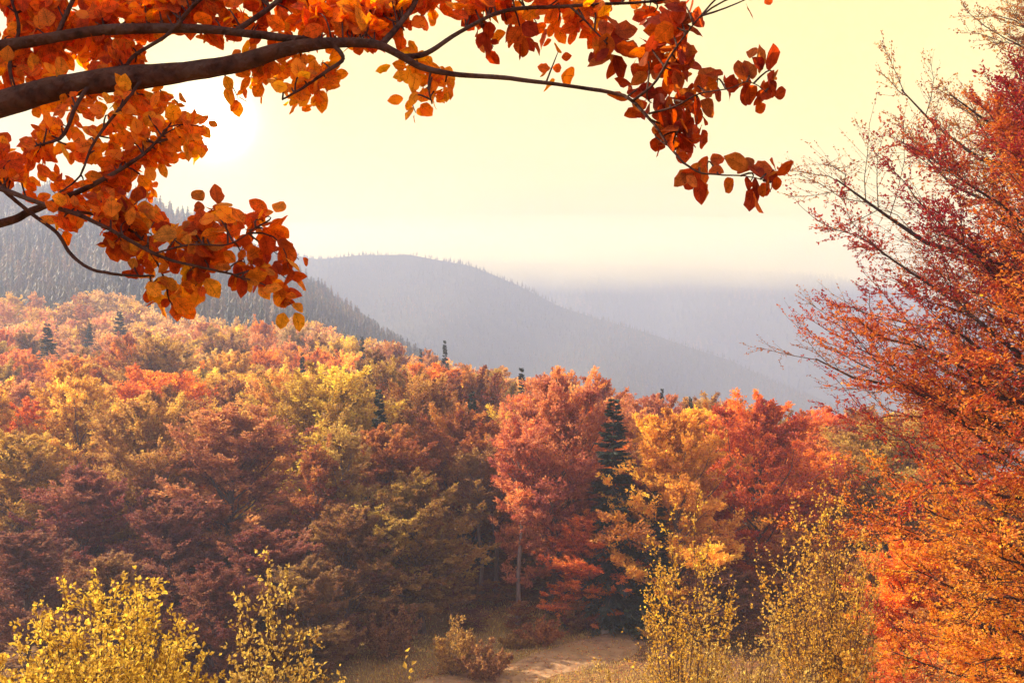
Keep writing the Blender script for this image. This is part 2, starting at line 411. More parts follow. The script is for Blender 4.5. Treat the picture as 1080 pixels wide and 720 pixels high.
# prototypes (18 m tall, crown radius 6)
protos = []
for i, (cb, pr, el0, el1) in enumerate([(.10, 'beech', 0, 66), (.16, 'round', 12, 72), (.06, 'beech', -4, 62), (.22, 'round', 18, 74), (.12, 'beech', 6, 70), (.08, 'round', 4, 68)]):
    w, c = gen_tree(100+i, 18., 6., cb, 56, 9, 8, 18, .26, prof=pr, el0=el0+12, el1=el1+6, up=-.06, flat=.75, nrm=.85, wig=.03, zj=[.3, .38, .24, .34, .28, .4][i])
    protos.append((w.mesh('beech_trunk', M_bark), c.mesh('beech_crown', M_leaf)))
for i, (cb, pr, fu, R_) in enumerate([(.2, 'round', .5, 6.), (.1, 'birch', .8, 5.6), (.3, 'beech', .7, 6.2)]):
    w, c = gen_tree(120+i, 18., R_, cb, 46, 9, 8, 16, .27, prof=pr, el0=18, el1=76, up=-.04, flat=.8, nrm=.9, wig=.045, zj=.36, full=fu)
    protos.append((w.mesh('beech_trunk', M_bark), c.mesh('beech_crown', M_leaf)))
w, c = gen_tree(140, 18., 4., .12, 44, 7, 6, 8, .28, prof='birch', el0=15, el1=70, up=-.1, flat=.5, nrm=.8)
birch_proto = (w.mesh('birch_trunk', M_bark), c.mesh('birch_crown', M_leaf))
sprotos = []
for i in range(3):
    w, c = gen_spruce(160+i, 18., 3.0, 46, 11, 40, .72)
    sprotos.append((w.mesh('spruce_trunk', M_bark), c.mesh('spruce_crown', M_needle)))

def plant(name, pr, X, Y, H, wid, rz, colr, label, cat, group, protoR=6., r=rng):
    z = float(ground(X, Y))-.15
    e = empty(name, (X, Y, z), rz)
    e.scale = (wid/2/protoR, wid/2/protoR, H/18.)
    prop(e, label, cat, group)
    e.rotation_euler = (r.normal(0, .035), r.normal(0, .035), rz)
    t = obj('trunk', pr[0], e)
    c = obj('crown', pr[1], e)
    k = r.uniform(.88, 1.12); h = r.normal(0, .06, 3)
    c.color = (*(np.array(colr)*k*(1+h)), 1)
    return e

# hero trees read from the photo: px of the stem, px row of the top, distance, crown width in px, colour, shape, label
heroes = [
 (22, 458, 84, 140, 'olive', 0, 'olive brown beech at the far left end of the forest front'),
 (92, 496, 79, 130, 'darkred', 2, 'low dark red beech behind the yellow bush, left front of the forest'),
 (146, 430, 86, 125, 'olive', 1, 'olive and rust beech standing above the dark red beeches on the left'),
 (236, 432, 85, 165, 'red', 0, 'big red round topped beech left of the broad olive gold beech'),
 (178, 528, 75, 120, 'darkred', 4, 'dark red low branched beech under the big red round topped beech'),
 (278, 556, 72, 120, 'darkred', 2, 'dark maroon beech at the forest foot behind the birch sapling'),
 (345, 402, 94, 160, 'gold', 3, 'broad olive gold beech with bare pale stems below its dome'),
 (408, 452, 86, 120, 'rust', 0, 'rust orange beech just right of the broad olive gold beech'),
 (368, 532, 75, 115, 'brown', 4, 'brownish orange beech at the forest foot in front of bare pale stems'),
 (446, 508, 78, 125, 'olive', 5, 'low olive beech at the clearing edge, left of the dark gap'),
 (490, 440, 95, 115, 'rust', 1, 'rust brown beech behind the low olive beech'),
 (582, 408, 84, 135, 'red', 1, 'tall red orange beech on slim pale stems beside the dark spruce'),
 (676, 480, 93, 100, 'darkred', 2, 'dark red beech tucked in shade behind the dark spruce'),
 (618, 540, 80, 105, 'scarlet', 0, 'low scarlet beech spreading over the top of the dirt path'),
 (716, 434, 78, 140, 'amber', 4, 'amber yellow beech between the dark spruce and the scarlet beech'),
 (796, 430, 86, 140, 'scarlet', 1, 'scarlet beech with rounded crown right of the amber yellow beech'),
 (855, 452, 112, 100, 'orange', 0, 'orange brown beech half hidden behind the broad orange beech'),
 (925, 440, 100, 140, 'rust', 4, 'rust beech mostly hidden behind the broad orange beech'),
 (1010, 430, 105, 150, 'orange', 2, 'orange beech almost wholly hidden behind the broad orange beech'),
 (545, 470, 104, 90, 'brown', 3, 'shaded brown beech standing in the dark gap of the forest'),
 (62, 440, 118, 105, 'olive', 5, 'greyish olive beech on the left, below the lone dark spruce'),
 (128, 413, 128, 100, 'gold', 3, 'dull gold beech left of the pale gold domed beeches'),
 (205, 398, 128, 100, 'gold', 1, 'gold beech just left of the pale gold domed beech'),
 (252, 393, 122, 125, 'gold', 4, 'pale gold domed beech above the big red round topped beech'),
 (455, 388, 132, 130, 'orange', 0, 'wide orange beech at mid slope above the rust beeches'),
 (400, 398, 142, 90, 'red', 2, 'coral red beech behind the broad olive gold beech'),
 (562, 430, 112, 95, 'amber', 1, 'small amber beech left of the tall red orange beech'),
 (640, 408, 132, 100, 'orange', 5, 'orange beech on the ridge behind the dark spruce'),
 (688, 420, 120, 105, 'red', 0, 'coral orange beech right behind the dark spruce'),
 (745, 428, 130, 95, 'olive', 3, 'olive gold beech peeping over the amber yellow beech'),
 (0, 420, 135, 120, 'red', 2, 'dull red beech cut by the left edge of the photo'),
 (30, 560, 70, 130, 'darkred', 4, 'low maroon beech at the left edge behind the yellow bush'),
 (120, 585, 66, 120, 'brown', 0, 'low brown red beech right behind the top of the yellow bush'),
 (222, 600, 66, 100, 'darkred', 5, 'low wine red beech between the yellow bush and the birch sapling'),
 (325, 590, 68, 90, 'brown', 2, 'low red brown beech right behind the birch sapling'),
 (760, 600, 74, 90, 'darkred', 4, 'low dark red beech at the foot of the scarlet beech'),
 (835, 560, 78, 95, 'rust', 0, 'low rust orange beech behind the broad pale yellow sapling'),
 (180, 372, 190, 85, 'rust', 4, 'rosy brown beech in the hazy upper slope left of centre'),
 (312, 372, 170, 90, 'rust', 0, 'peach brown beech behind the dome of the broad olive gold beech'),
]
hero_xy = []; hero_lab = []
BG = 'beech trees of the forest slope'
short = {}
for i, (px, top, Y, wpx, cn, pi_, lab) in enumerate(heroes):
    X = (px-540)/F*Y
    H = (HZ-top)/F*Y-float(ground(X, Y))
    plant('beech_tree', protos[pi_], X, Y, H, wpx/F*Y*1.04, rng.uniform(0, 6.28), C[cn], lab, 'tree', BG)
    hero_xy.append((X, Y, wpx/F*Y/2))

w, c_ = gen_tree(150, 18., 3., .5, 30, 7, 6, 12, .26, prof='round', el0=25, el1=74, up=-.06, flat=.8, nrm=.85, wig=.03, trunk_r=.19, wob=.02)
M_palebark = noise_material('pale_beech_bark', (.16, .12, .11), (.32, .26, .23), 3., stretch=(4, 4, .6))
pole_proto = (w.mesh('pole_trunk', M_palebark), c_.mesh('pole_crown', M_leaf))
for px, top, Y, wpx, cn, lab in [
  (508, 470, 88, 55, 'brown', 'slender pale stemmed beech at the left side of the dark gap'),
  (524, 455, 92, 60, 'rust', 'slender beech with a bare grey stem in the middle of the dark gap'),
  (546, 440, 81, 60, 'coral', 'slender pale stemmed beech at the right side of the dark gap'),
  (366, 450, 80, 60, 'olive', 'slender bare stemmed beech under the dome of the broad olive gold beech'),
  (338, 470, 79, 55, 'rust', 'slender grey stem with small crown left of the brownish orange beech'),
  (418, 520, 80, 50, 'brown', 'slender brown beech left of the low olive beech')]:
    X = (px-540)/F*Y
    plant('beech_tree', pole_proto, X, Y, (HZ-top)/F*Y-float(ground(X, Y)), wpx/F*Y*1.1, rng.uniform(0, 6.28), C[cn], lab, 'tree', BG, protoR=3.)
    hero_xy.append((X, Y, 1.5))
X, Y = (522-540)/F*158, 158
plant('birch_tree', birch_proto, X, Y, (HZ-383)/F*Y-float(ground(X, Y)), 10.5, 1., C['pale'], 'pale feathery birch topping the ridge line against the blue mountain', 'tree', None, protoR=4.)
hero_xy.append((X, Y, 4))
spruces = [
 (648, 418, 80, 92, 'tall dark spruce between the red orange beech and the amber beech'),
 (557, 386, 128, 34, 'dark spruce on the ridge left of the tall red orange beech'),
 (500, 410, 100, 42, 'dark spruce wedged between the orange beech and the amber beech'),
 (406, 408, 90, 50, 'dark spruce at the right shoulder of the broad olive gold beech'),
 (472, 358, 190, 22, 'small dark spruce tip left of the pale birch on the ridge'),
 (448, 366, 215, 15, 'tiny spruce tip on the ridge beside the small dark spruce tip'),
 (387, 354, 200, 24, 'thin spruce on the hazy ridge above the coral red beech'),
 (55, 340, 190, 42, 'lone dark spruce rising out of the hazy wood at far left'),
 (130, 326, 226, 36, 'bluish spruce in the haze under the hanging leaf spray'),
 (90, 340, 226, 26, 'smaller bluish spruce in the haze right of the lone dark spruce'),
 (322, 370, 150, 24, 'small blue grey spruce in the hazy slope right of the hanging leaves'),
 (727, 416, 120, 24, 'little spruce tip above the amber yellow beech'),
 (694, 408, 120, 24, 'slim spruce tip on the ridge right of the tall dark spruce'),
 (592, 396, 110, 30, 'dusky spruce tip directly above the tall red orange beech'),
 (690, 515, 78, 70, 'shaded dark spruce behind the left edge of the amber yellow beech'),
]
for i, (px, top, Y, wpx, lab) in enumerate(spruces):
    X = (px-540)/F*Y
    H = (HZ-top)/F*Y-float(ground(X, Y))
    plant('spruce_tree', sprotos[i % 3], X, Y, H, wpx/F*Y*1.15, rng.uniform(0, 6.28), C['spruce'], lab, 'tree', 'spruces in the forest', protoR=3.)
    hero_xy.append((X, Y, wpx/F*Y/2.4))

# the rest of the wood as far as single trees can be told apart
hx = np.array(hero_xy)
cand = []
ry = rng.uniform(90**2, 228**2, 60000)**.5
ru = rng.uniform(-.60, .42, 60000)
placed = [tuple(h) for h in hero_xy]
pa = np.array(placed)
fill = []
for Y, u in zip(ry, ru):
    X = u*Y
    if Y > np.interp(u, _u, _dr)+6: continue
    if u > .2 and Y > 150: continue
    rad = 3.3+.008*Y
    d = np.hypot(pa[:, 0]-X, pa[:, 1]-Y)
    if np.any(d < (pa[:, 2]*.62+rad*.75)): continue
    pa = np.vstack([pa, (X, Y, rad*1.25)]); fill.append((X, Y))
    if len(fill) >= 330: break
# landmarks a fill tree is described by: (px, py of the crown's middle, phrase)
marks = [(22, 500, 'the olive brown beech at the far left edge'), (92, 530, 'the dark red beech behind the yellow bush'), (146, 470, 'the olive and rust beech on the left'),
 (236, 480, 'the big red round topped beech'), (345, 440, 'the broad olive gold beech'), (408, 490, 'the rust orange beech'), (446, 545, 'the low olive beech'),
 (490, 475, 'the rust brown beech'), (582, 470, 'the tall red orange beech'), (648, 480, 'the tall dark spruce'), (716, 480, 'the amber yellow beech'), (796, 480, 'the scarlet beech'),
 (855, 480, 'the orange brown beech'), (62, 460, 'the greyish olive beech'), (128, 430, 'the dull gold beech'), (252, 415, 'the pale gold domed beech'), (455, 405, 'the wide orange beech'),
 (400, 415, 'the coral red beech'), (557, 400, 'the ridge spruce near the middle'), (640, 420, 'the orange ridge beech'), (55, 355, 'the lone dark spruce at far left'),
 (130, 340, 'the bluish spruce in the haze'), (322, 380, 'the small blue grey spruce'), (180, 390, 'the rosy brown beech'), (745, 440, 'the olive gold beech on the right'), (522, 395, 'the pale birch on the ridge')]
pal_l = ['orange', 'gold', 'rust', 'olive', 'peach', 'pale', 'coral', 'peach', 'brown', 'gold', 'olive', 'brown']
pal_r = ['orange', 'coral', 'amber', 'orange', 'rust', 'peach', 'olive', 'rust']
todo = []
for X, Y in fill:
    u = X/Y
    cn = str(rng.choice(pal_l if u < -.1 else pal_r))
    H = rng.uniform(13., 18.8)
    if u > .05: H *= .93
    g_ = float(ground(X, Y))
    for spx, stop, sY, sw, _l in spruces:
        if sY > Y and abs(u*F+540-spx) < 3.5/Y*F+sw*.3:
            H = min(H, (HZ-(stop+max(26, sw*.9)))/F*Y-g_)
    H = max(H, 7.); wd = rng.uniform(8.5, 12.2)
    todo.append((X, Y, H, wd, cn, g_))
# leave out what stands wholly behind nearer trees
gx, gy = np.meshgrid(np.arange(-60, 1140, 4), np.arange(300, 720, 4)); cov = np.zeros(gx.shape, bool)
items = [(Y, (px-540)/F*Y, wpx*.42, top, HZ-float(ground((px-540)/F*Y, Y))/Y*F, -1) for px, top, Y, wpx, *_ in heroes]
items += [(Y, X, wd/2/Y*F*.86, HZ-(g_+H)/Y*F, HZ-g_/Y*F, k) for k, (X, Y, H, wd, cn, g_) in enumerate(todo)]
seen_fill = {}
for Y, X, hw, top, bot, k in sorted(items):
    cxp = X/Y*F+540; hh_ = (bot-top)/2
    e1 = (np.abs(gx-cxp)/hw)**2+(np.abs(gy-(top+bot)/2)/hh_)**2 < 1
    new_ = e1 & ~cov & (gx > 0) & (gx < 1080)
    if k >= 0 and new_.sum() >= 2: seen_fill[k] = (gx[new_].mean(), gy[new_].mean(), new_.sum())
    cov |= (np.abs(gx-cxp)/(hw*.9))**2+(np.abs(gy-(top+bot)/2-6)/(hh_*.92))**2 < 1
used_lab = {}; rows = []
for k, (X, Y, H, wd, cn, g_) in enumerate(todo):
    if k not in seen_fill: continue
    mx, my, area = seen_fill[k]
    best = min(marks, key=lambda m: math.hypot(m[0]-mx, (m[1]-my)*1.2))
    dx, dy = mx-best[0], my-best[1]
    vert = 'above' if dy < -14 else 'below' if dy > 14 else ''
    hor = 'left' if dx < -14 else 'right' if dx > 14 else ''
    way = f'{vert} and {hor} of' if vert and hor else f'directly {vert}' if vert else f'{hor} of' if hor else 'pressed against'
    far_ = 'just ' if math.hypot(dx, dy) < 38 and not way.startswith(('dir', 'pre')) else ''
    size = 'partly hidden ' if area < 14 else 'wide crowned ' if area > 90 else ''
    lab = f'{size}{CN[cn]} beech {far_}{way} {best[2]}'
    if len(lab.split()) > 15: lab = lab.replace(size, '', 1).replace('just ', '', 1)
    rows.append([lab, my, k]); used_lab.setdefault(lab, []).append(my)
for lab, my, k in rows:
    X, Y, H, wd, cn, g_ = todo[k]
    if len(used_lab[lab]) == 2: lab += ', upper one' if my == min(used_lab[lab]) else ', lower one'
    plant('beech_tree', protos[rng.integers(0, 9)], X, Y, H, wd, rng.uniform(0, 6.28), C[cn], lab, 'tree', BG)

# ------------------------------------------------------------------ merged far woods (stuff)
def merge_wood(name, label, protos_, XYZ, rot, sc, cols, mat):
    """protos_: list of (V, Q, tint); each placement copies one"""
    Vs, Qs, As, Cs = [], [], [], []
    n = 0
    which = rng.integers(0, len(protos_), len(XYZ))
    for k, (V, Q, A) in enumerate(protos_):
        ids = np.where(which == k)[0]
        if len(ids) == 0: continue
        c, s = np.cos(rot[ids]), np.sin(rot[ids])
        W = V[None]*sc[ids][:, None]
        Wx = W[..., 0]*c[:, None]-W[..., 1]*s[:, None]; Wy = W[..., 0]*s[:, None]+W[..., 1]*c[:, None]
        W = np.stack([Wx, Wy, W[..., 2]], -1)+XYZ[ids][:, None]
        q = (np.arange(len(ids))*len(V))[:, None, None]+Q[None]+n
        n += len(ids)*len(V)
        Vs.append(W.reshape(-1, 3)); Qs.append(q.reshape(-1, Q.shape[1]))
        As.append(np.tile(A, len(ids))); Cs.append(np.repeat(cols[ids], len(V), 0))
    me = mesh_np(name, np.concatenate(Vs), Qs, mat, attrs={'tint': np.concatenate(As)}, colors={'leafcol': np.concatenate(Cs)})
    o = obj(name, me); prop(o, label, 'wood', None, 'stuff')
    return o

lod = []
for i in range(6):
    w, c = gen_tree(200+i, 18., 6., .15, 22, 5, 4, 3, .95, prof=['beech', 'round'][i % 2], el0=5, el1=70, up=-.1, flat=.35, nrm=.6)
    lod.append((np.concatenate(c.V), np.concatenate(c.Q), np.concatenate(c.a)))
def mini_conifer(seed, layers, n):
    r = np.random.default_rng(seed); V = []; Q = []; A = []
    for i in range(layers):
        t = i/layers
        z0 = .04+.96*t; rad = .19*(1-t)**.85+.012; top = min(1., z0+.30*(1-t)+.08)
        for j in range(n):
            a = j*6.283/n+r.uniform(0, 1); da = 3.6/n
            rr = rad*r.uniform(.7, 1.25); zz = z0+r.uniform(-.025, .025)
            b = len(V)
            V += [(0, 0, top), (cos(a-da)*rr*.6, sin(a-da)*rr*.6, zz+.05), (cos(a)*rr, sin(a)*rr, zz), (cos(a+da)*rr*.6, sin(a+da)*rr*.6, zz+.05)]
            Q.append((b, b+1, b+2, b+3)); A += [r.uniform(.2, .8)]*4
    return np.array(V), np.array(Q), np.array(A)

# hazy autumn wood that climbs the left hill behind the single trees
n = 12000
y = (rng.uniform(205**2, 560**2, n))**.5; u = rng.uniform(-.64, .2, n); x = u*y
lim = np.interp(u, _u, _dr)
edge = np.interp(u, [-.6, -.45, -.3, -.1], [325, 305, 285, 275])+14*np.sin(u*26)+12*np.sin(u*61+1)
ok = (y < np.where(u > -.05, lim+60, edge)) & (y > np.minimum(228, lim))
kx, ky = [], []
cell = {}
for xi, yi in zip(x[ok], y[ok]):
    key = (int(xi//6.5), int(yi//6.5))
    if key in cell: continue
    cell[key] = 1; kx.append(xi); ky.append(yi)
kx = np.array(kx); ky = np.array(ky)
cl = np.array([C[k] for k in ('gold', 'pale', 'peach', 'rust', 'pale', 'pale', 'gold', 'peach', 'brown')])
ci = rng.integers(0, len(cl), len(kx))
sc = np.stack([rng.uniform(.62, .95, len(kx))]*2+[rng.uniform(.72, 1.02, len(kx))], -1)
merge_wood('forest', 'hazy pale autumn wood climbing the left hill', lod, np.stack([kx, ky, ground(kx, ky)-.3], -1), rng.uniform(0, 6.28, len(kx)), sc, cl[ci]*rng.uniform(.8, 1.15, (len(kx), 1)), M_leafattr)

# undergrowth on the wood floor
n = 4000
y = rng.uniform(70, 125, n); u = rng.uniform(-.62, .56, n); x = u*y
pd = np.full(n, 99.)
for yy, xx in ((63, -10), (65.6, -3.7), (68.6, 1.3), (72.4, 5.5), (77.5, 9.6), (84, 12.6)): pd = np.minimum(pd, np.hypot(x-xx, y-yy))
okk = (pd > 4.5) & ((y > 77+4*np.sin(x*.8)) | (u < -.16) | (u > .2))
x, y = x[okk], y[okk]; k_ = []; seen_ = set()
for i, (a, b) in enumerate(zip(x, y)):
    kk_ = (int(a//2.6), int(b//2.6))
    if kk_ not in seen_: seen_.add(kk_); k_.append(i)
k_ = np.array(k_)[:520]; x, y = x[k_], y[k_]
sc = np.stack([rng.uniform(.14, .26, len(x))]*2+[rng.uniform(.07, .17, len(x))], -1)
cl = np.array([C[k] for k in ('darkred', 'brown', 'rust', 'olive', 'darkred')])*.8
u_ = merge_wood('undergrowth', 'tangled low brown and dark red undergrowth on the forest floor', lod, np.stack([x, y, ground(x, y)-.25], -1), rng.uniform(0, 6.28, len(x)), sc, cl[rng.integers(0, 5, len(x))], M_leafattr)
u_['category'] = 'undergrowth'

con = [mini_conifer(300+i, 6, 7) for i in range(5)]
con_lo = [mini_conifer(320+i, 4, 5) for i in range(5)]
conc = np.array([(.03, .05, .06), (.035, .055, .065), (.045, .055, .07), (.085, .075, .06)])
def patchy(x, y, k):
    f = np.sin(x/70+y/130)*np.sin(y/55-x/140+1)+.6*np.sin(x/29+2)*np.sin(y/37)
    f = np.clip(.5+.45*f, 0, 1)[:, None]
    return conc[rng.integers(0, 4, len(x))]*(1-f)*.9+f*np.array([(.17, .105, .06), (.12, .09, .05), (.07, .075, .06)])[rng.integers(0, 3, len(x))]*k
def cells(x, y, g):
    seen = set(); keep = []
    for i, (a, b) in enumerate(zip(x, y)):
        k = (int(a//g), int(b//g))
        if k not in seen: seen.add(k); keep.append(i)
    return np.array(keep)
# conifers on the upper left hill
n = 30000
y = rng.uniform(262, 730, n); u = rng.uniform(-.66, .06, n); x = u*y
edge = np.interp(u, [-.6, -.45, -.3, -.1], [325, 305, 285, 275])+14*np.sin(u*26)+12*np.sin(u*61+1)
pr_ = np.clip((y-edge+45)/90, .05, 1)
ok = rng.uniform(0, 1, n) < pr_
x, y = x[ok], y[ok]; k = cells(x, y, 4.6); x, y = x[k], y[k]
hh = rng.uniform(8, 15, len(x))
merge_wood('forest', 'dusky spruce wood along the top of the left hill', con, np.stack([x, y, ground(x, y)-.5], -1), rng.uniform(0, 6.28, len(x)), np.stack([hh*1.1, hh*1.1, hh], -1), patchy(x*2, y*2, 1.3)*1.25, M_leafattr)
# mid mountain
n = 60000
y = rng.uniform(1080, 1512, n); u = rng.uniform(-.36, .42, n); x = u*y
k = cells(x, y, 7.2); x, y = x[k], y[k]
hh = rng.uniform(6, 10.5, len(x))*(.85+.2*np.sin(x/31+y/47)*np.sin(y/23-x/60))
merge_wood('forest', 'blue hazed spruce wood covering the middle mountain', con_lo, np.stack([x, y, mid_fn(x, y)-.8], -1), rng.uniform(0, 6.28, len(x)), np.stack([hh*1.15, hh*1.15, hh], -1), patchy(x, y, 1.), M_leafattr)
# far mountain
n = 40000
y = rng.uniform(1750, 2262, n); u = rng.uniform(-.16, .42, n); x = u*y
k = cells(x, y, 13); x, y = x[k], y[k]
hh = rng.uniform(10, 20, len(x))
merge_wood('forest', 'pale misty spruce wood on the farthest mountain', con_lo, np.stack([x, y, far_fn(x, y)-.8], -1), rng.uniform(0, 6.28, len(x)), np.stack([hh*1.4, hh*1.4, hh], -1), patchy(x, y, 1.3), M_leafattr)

# ------------------------------------------------------------------ clearing: path, grass, shrubs, stake, stone
def path_line(s):
    pts = np.array([(-62, 50), (-40, 56), (-22, 60.5), (-10, 63.3), (-3.7, 65.6), (1.3, 68.6), (5.5, 72.4), (9.6, 77.5), (12.6, 84), (14.5, 94)], float)
    i = np.linspace(0, 1, len(pts))
    return np.stack([np.interp(s, i, pts[:, 0]), np.interp(s, i, pts[:, 1])], -1)
s = np.linspace(0, 1, 240)
c = path_line(s)
for _ in range(6): c[1:-1] = (c[:-2]+c[1:-1]*2+c[2:])/4
tg = unit(np.gradient(c, axis=0)); nr = np.stack([-tg[:, 1], tg[:, 0]], -1)
wv = 3.9+.45*np.sin(s*31)+.3*np.sin(s*73+1)
off = np.linspace(-1, 1, 9)
XY = c[:, None]+nr[:, None]*(wv[:, None]*off[None])[..., None]*.5*1.25
Z = ground(XY[..., 0], XY[..., 1])+.07-.05*np.abs(off)[None]**4-.05*np.exp(-((np.abs(off)-.5)/.2)**2)[None]
V = np.concatenate([XY, Z[..., None]], -1).reshape(-1, 3)
i = np.arange(len(V)).reshape(240, 9)
q = np.stack([i[:-1, :-1], i[:-1, 1:], i[1:, 1:], i[1:, :-1]], -1).reshape(-1, 4)
prop(obj('dirt_path', mesh_np('dirt_path', V, [q], M_path, smooth=True)), kind='structure')

def grass(n, xr, yr, hr, wid, colset, seed, keepfn, name, label):
    r = np.random.default_rng(seed)
    x = r.uniform(*xr, n); y = r.uniform(*yr, n)
    k = keepfn(x, y, r); x, y = x[k], y[k]; n = len(x)
    z = ground(x, y)
    h = r.uniform(*hr, n)*(.6+.4*np.sin(x*.9)*np.sin(y*.7)+.3)
    a = r.uniform(0, 6.28, n); ln = r.uniform(.1, .6, n)*h
    b = r.uniform(0, 6.28, n)
    P = np.stack([x, y, z-.03], -1); sd = np.stack([np.cos(b), np.sin(b), 0*b], -1)*wid
    top = P+np.stack([np.cos(a)*ln, np.sin(a)*ln, h], -1); midp = P+np.stack([np.cos(a)*ln*.3, np.sin(a)*ln*.3, h*.6], -1)
    V = np.stack([P-sd*.5, P+sd*.5, midp+sd*.4, top, midp-sd*.4], 1).reshape(-1, 3)
    q = np.arange(n*5).reshape(-1, 5)
    cs = np.array(colset)[r.integers(0, len(colset), n)]
    me = mesh_np(name, V, [q], M_grass, attrs={'tint': np.repeat(r.uniform(0, 1, n), 5)}, colors={'leafcol': np.repeat(cs, 5, 0)})
    return prop(obj(name, me), label, 'grass', None, 'stuff')
def off_path(x, y, r):
    d = np.full(len(x), 99.)
    for p in c[::3]: d = np.minimum(d, np.hypot(x-p[0], y-p[1]))
    patch = np.sin(x*.55+1)*np.sin(y*.4)+np.sin(x*.21+y*.3)
    return ((d > 1.8+.9*r.uniform(0, 1, len(x))) | ((d < .5) & (r.uniform(0, 1, len(x)) < .25))) & (patch+r.normal(0, .8, len(x)) > -.9) & (np.abs(x) < y*.62)
grass(120000, (-34, 34), (56, 88), (.08, .30), .045, [(.62, .44, .14), (.54, .36, .11), (.66, .50, .18), (.42, .30, .09)], 11, off_path, 'grass', 'short dry yellow grass on the clearing beside the dirt path')

# shrubs along the forest foot (bushes made of many upright stems)
def gen_shrub(seed, H, R, nst, nsd, nlv, lsz, spread=.5, leafy=(.2, 1.), full_leaf=False, wood_r=.012):
    r = np.random.default_rng(seed)
    a = r.uniform(0, 6.28, nst); rad = R*np.sqrt(r.uniform(0, 1, nst))
    hh = H*(1-.45*(rad/R)**2)*r.uniform(.72, 1.06, nst)
    s = np.linspace(0, 1, 6)[None, :, None]
    d = np.stack([np.cos(a), np.sin(a), 0*a], -1)
    P = d[:, None]*(rad[:, None, None]*(.12+(.88)*s**(1-spread*.5)))+np.array([0, 0, 1.])*hh[:, None, None]*s
    P = P+np.cumsum(r.normal(0, .018, P.shape), 1)*hh[:, None, None]*s
    sp = r.uniform(leafy[0], .98, (nst, nsd)); b, t = interp_poly(P, sp)
    l = (hh[:, None]*.26*(1.15-sp)*r.uniform(.5, 1.3, sp.shape)).ravel()+.05*H*.3
    dd = unit(t+r.normal(0, .55, t.shape)).reshape(-1, 3); b = b.reshape(-1, 3)
    s3 = np.linspace(0, 1, 3)[None, :, None]
    P2 = b[:, None]+dd[:, None]*l[:, None, None]*s3+np.array([0, 0, .25])*l[:, None, None]*s3**2
    wood = MB()
    wood.add(*tubes(P, np.broadcast_to(np.linspace(1, .2, 6)*wood_r, (nst, 6)), 5))
    wood.add(*tubes(P2, np.broadcast_to(np.array([.4, .3, .15])*wood_r, (len(P2), 3)), 3))
    # leaves on twigs and stem tips
    Pa = P2; sp = r.uniform(.1, 1.02, (len(Pa), nlv)); pt, tg = interp_poly(Pa, sp)
    pt = pt.reshape(-1, 3); tg = tg.reshape(-1, 3)
    nt = max(2, int(nlv*1.5)); sp = r.uniform(max(leafy[0], .45), 1, (nst, nt)); p2, t2 = interp_poly(P, sp)
    pt = np.concatenate([pt, p2.reshape(-1, 3)]); tg = np.concatenate([tg, t2.reshape(-1, 3)])
    m = len(pt)
    ax = unit(tg+r.normal(0, .8, tg.shape)); ax[:, 2] -= .1
    nn = r.normal(0, 1, (m, 3))+np.array([0, 0, .5])
    sz = lsz*r.uniform(.6, 1.3, m)
    pt = pt+r.normal(0, .2, pt.shape)*lsz
    tint = np.clip(.5+r.normal(0, .22, m), 0, 1)
    V, q = leaf_diamonds(pt, ax, nn, sz, sz*.7)
    fol = MB(); fol.add(V, q, np.repeat(tint, 4))
    return wood, fol

def shrub(name, px, top, Y, wpx, colr, label, cat, group, seed, **kw):
    X = (px-540)/F*Y; z = float(ground(X, Y))-.05
    H = (HZ-top)/F*Y-z
    w, f = gen_shrub(seed, H, wpx/F*Y/2, **kw)
    e = empty(name, (X, Y, z)); prop(e, label, cat, group)
    obj('stem', w.mesh('stems', M_twig), e)
    o = obj('foliage', f.mesh('foliage', M_leafsap), e); o.color = (*colr, 1)
    return e
SG = 'shrubs along the foot of the forest'
sh = dict(nst=26, nsd=14, nlv=9, lsz=.2, spread=.6, leafy=(.1, 1))
for i, (px, top, Y, w, cn, lab) in enumerate([
  (480, 646, 68, 52, 'olive', 'pale olive shrub standing alone at the left of the dirt path'),
  (512, 672, 67, 62, 'brown', 'round brown shrub between the pale olive shrub and the path'),
  (570, 650, 75, 62, 'rust', 'rusty shrub at the forest edge above the dirt path'),
  (612, 636, 79, 54, 'darkred', 'small dark red shrub beside the rusty shrub'),
  (660, 632, 82, 60, 'rust', 'reddish brown shrub where the dirt path meets the wood'),
  (352, 640, 72, 80, 'darkred', 'dark red shrub under the brownish orange beech'),
  (412, 628, 72, 70, 'brown', 'dull brown shrub under the low olive beech'),
  (300, 640, 70, 70, 'darkred', 'maroon shrub behind the birch sapling'),
  (700, 655, 76, 60, 'amber', 'yellow brown shrub behind the tall yellow sapling'),
  (545, 668, 74, 40, 'olive', 'low olive shrub left of the rusty shrub'),
 ]):
    shrub('shrub', px, top, Y, w, C[cn], lab, 'shrub', SG, 400+i, **sh)

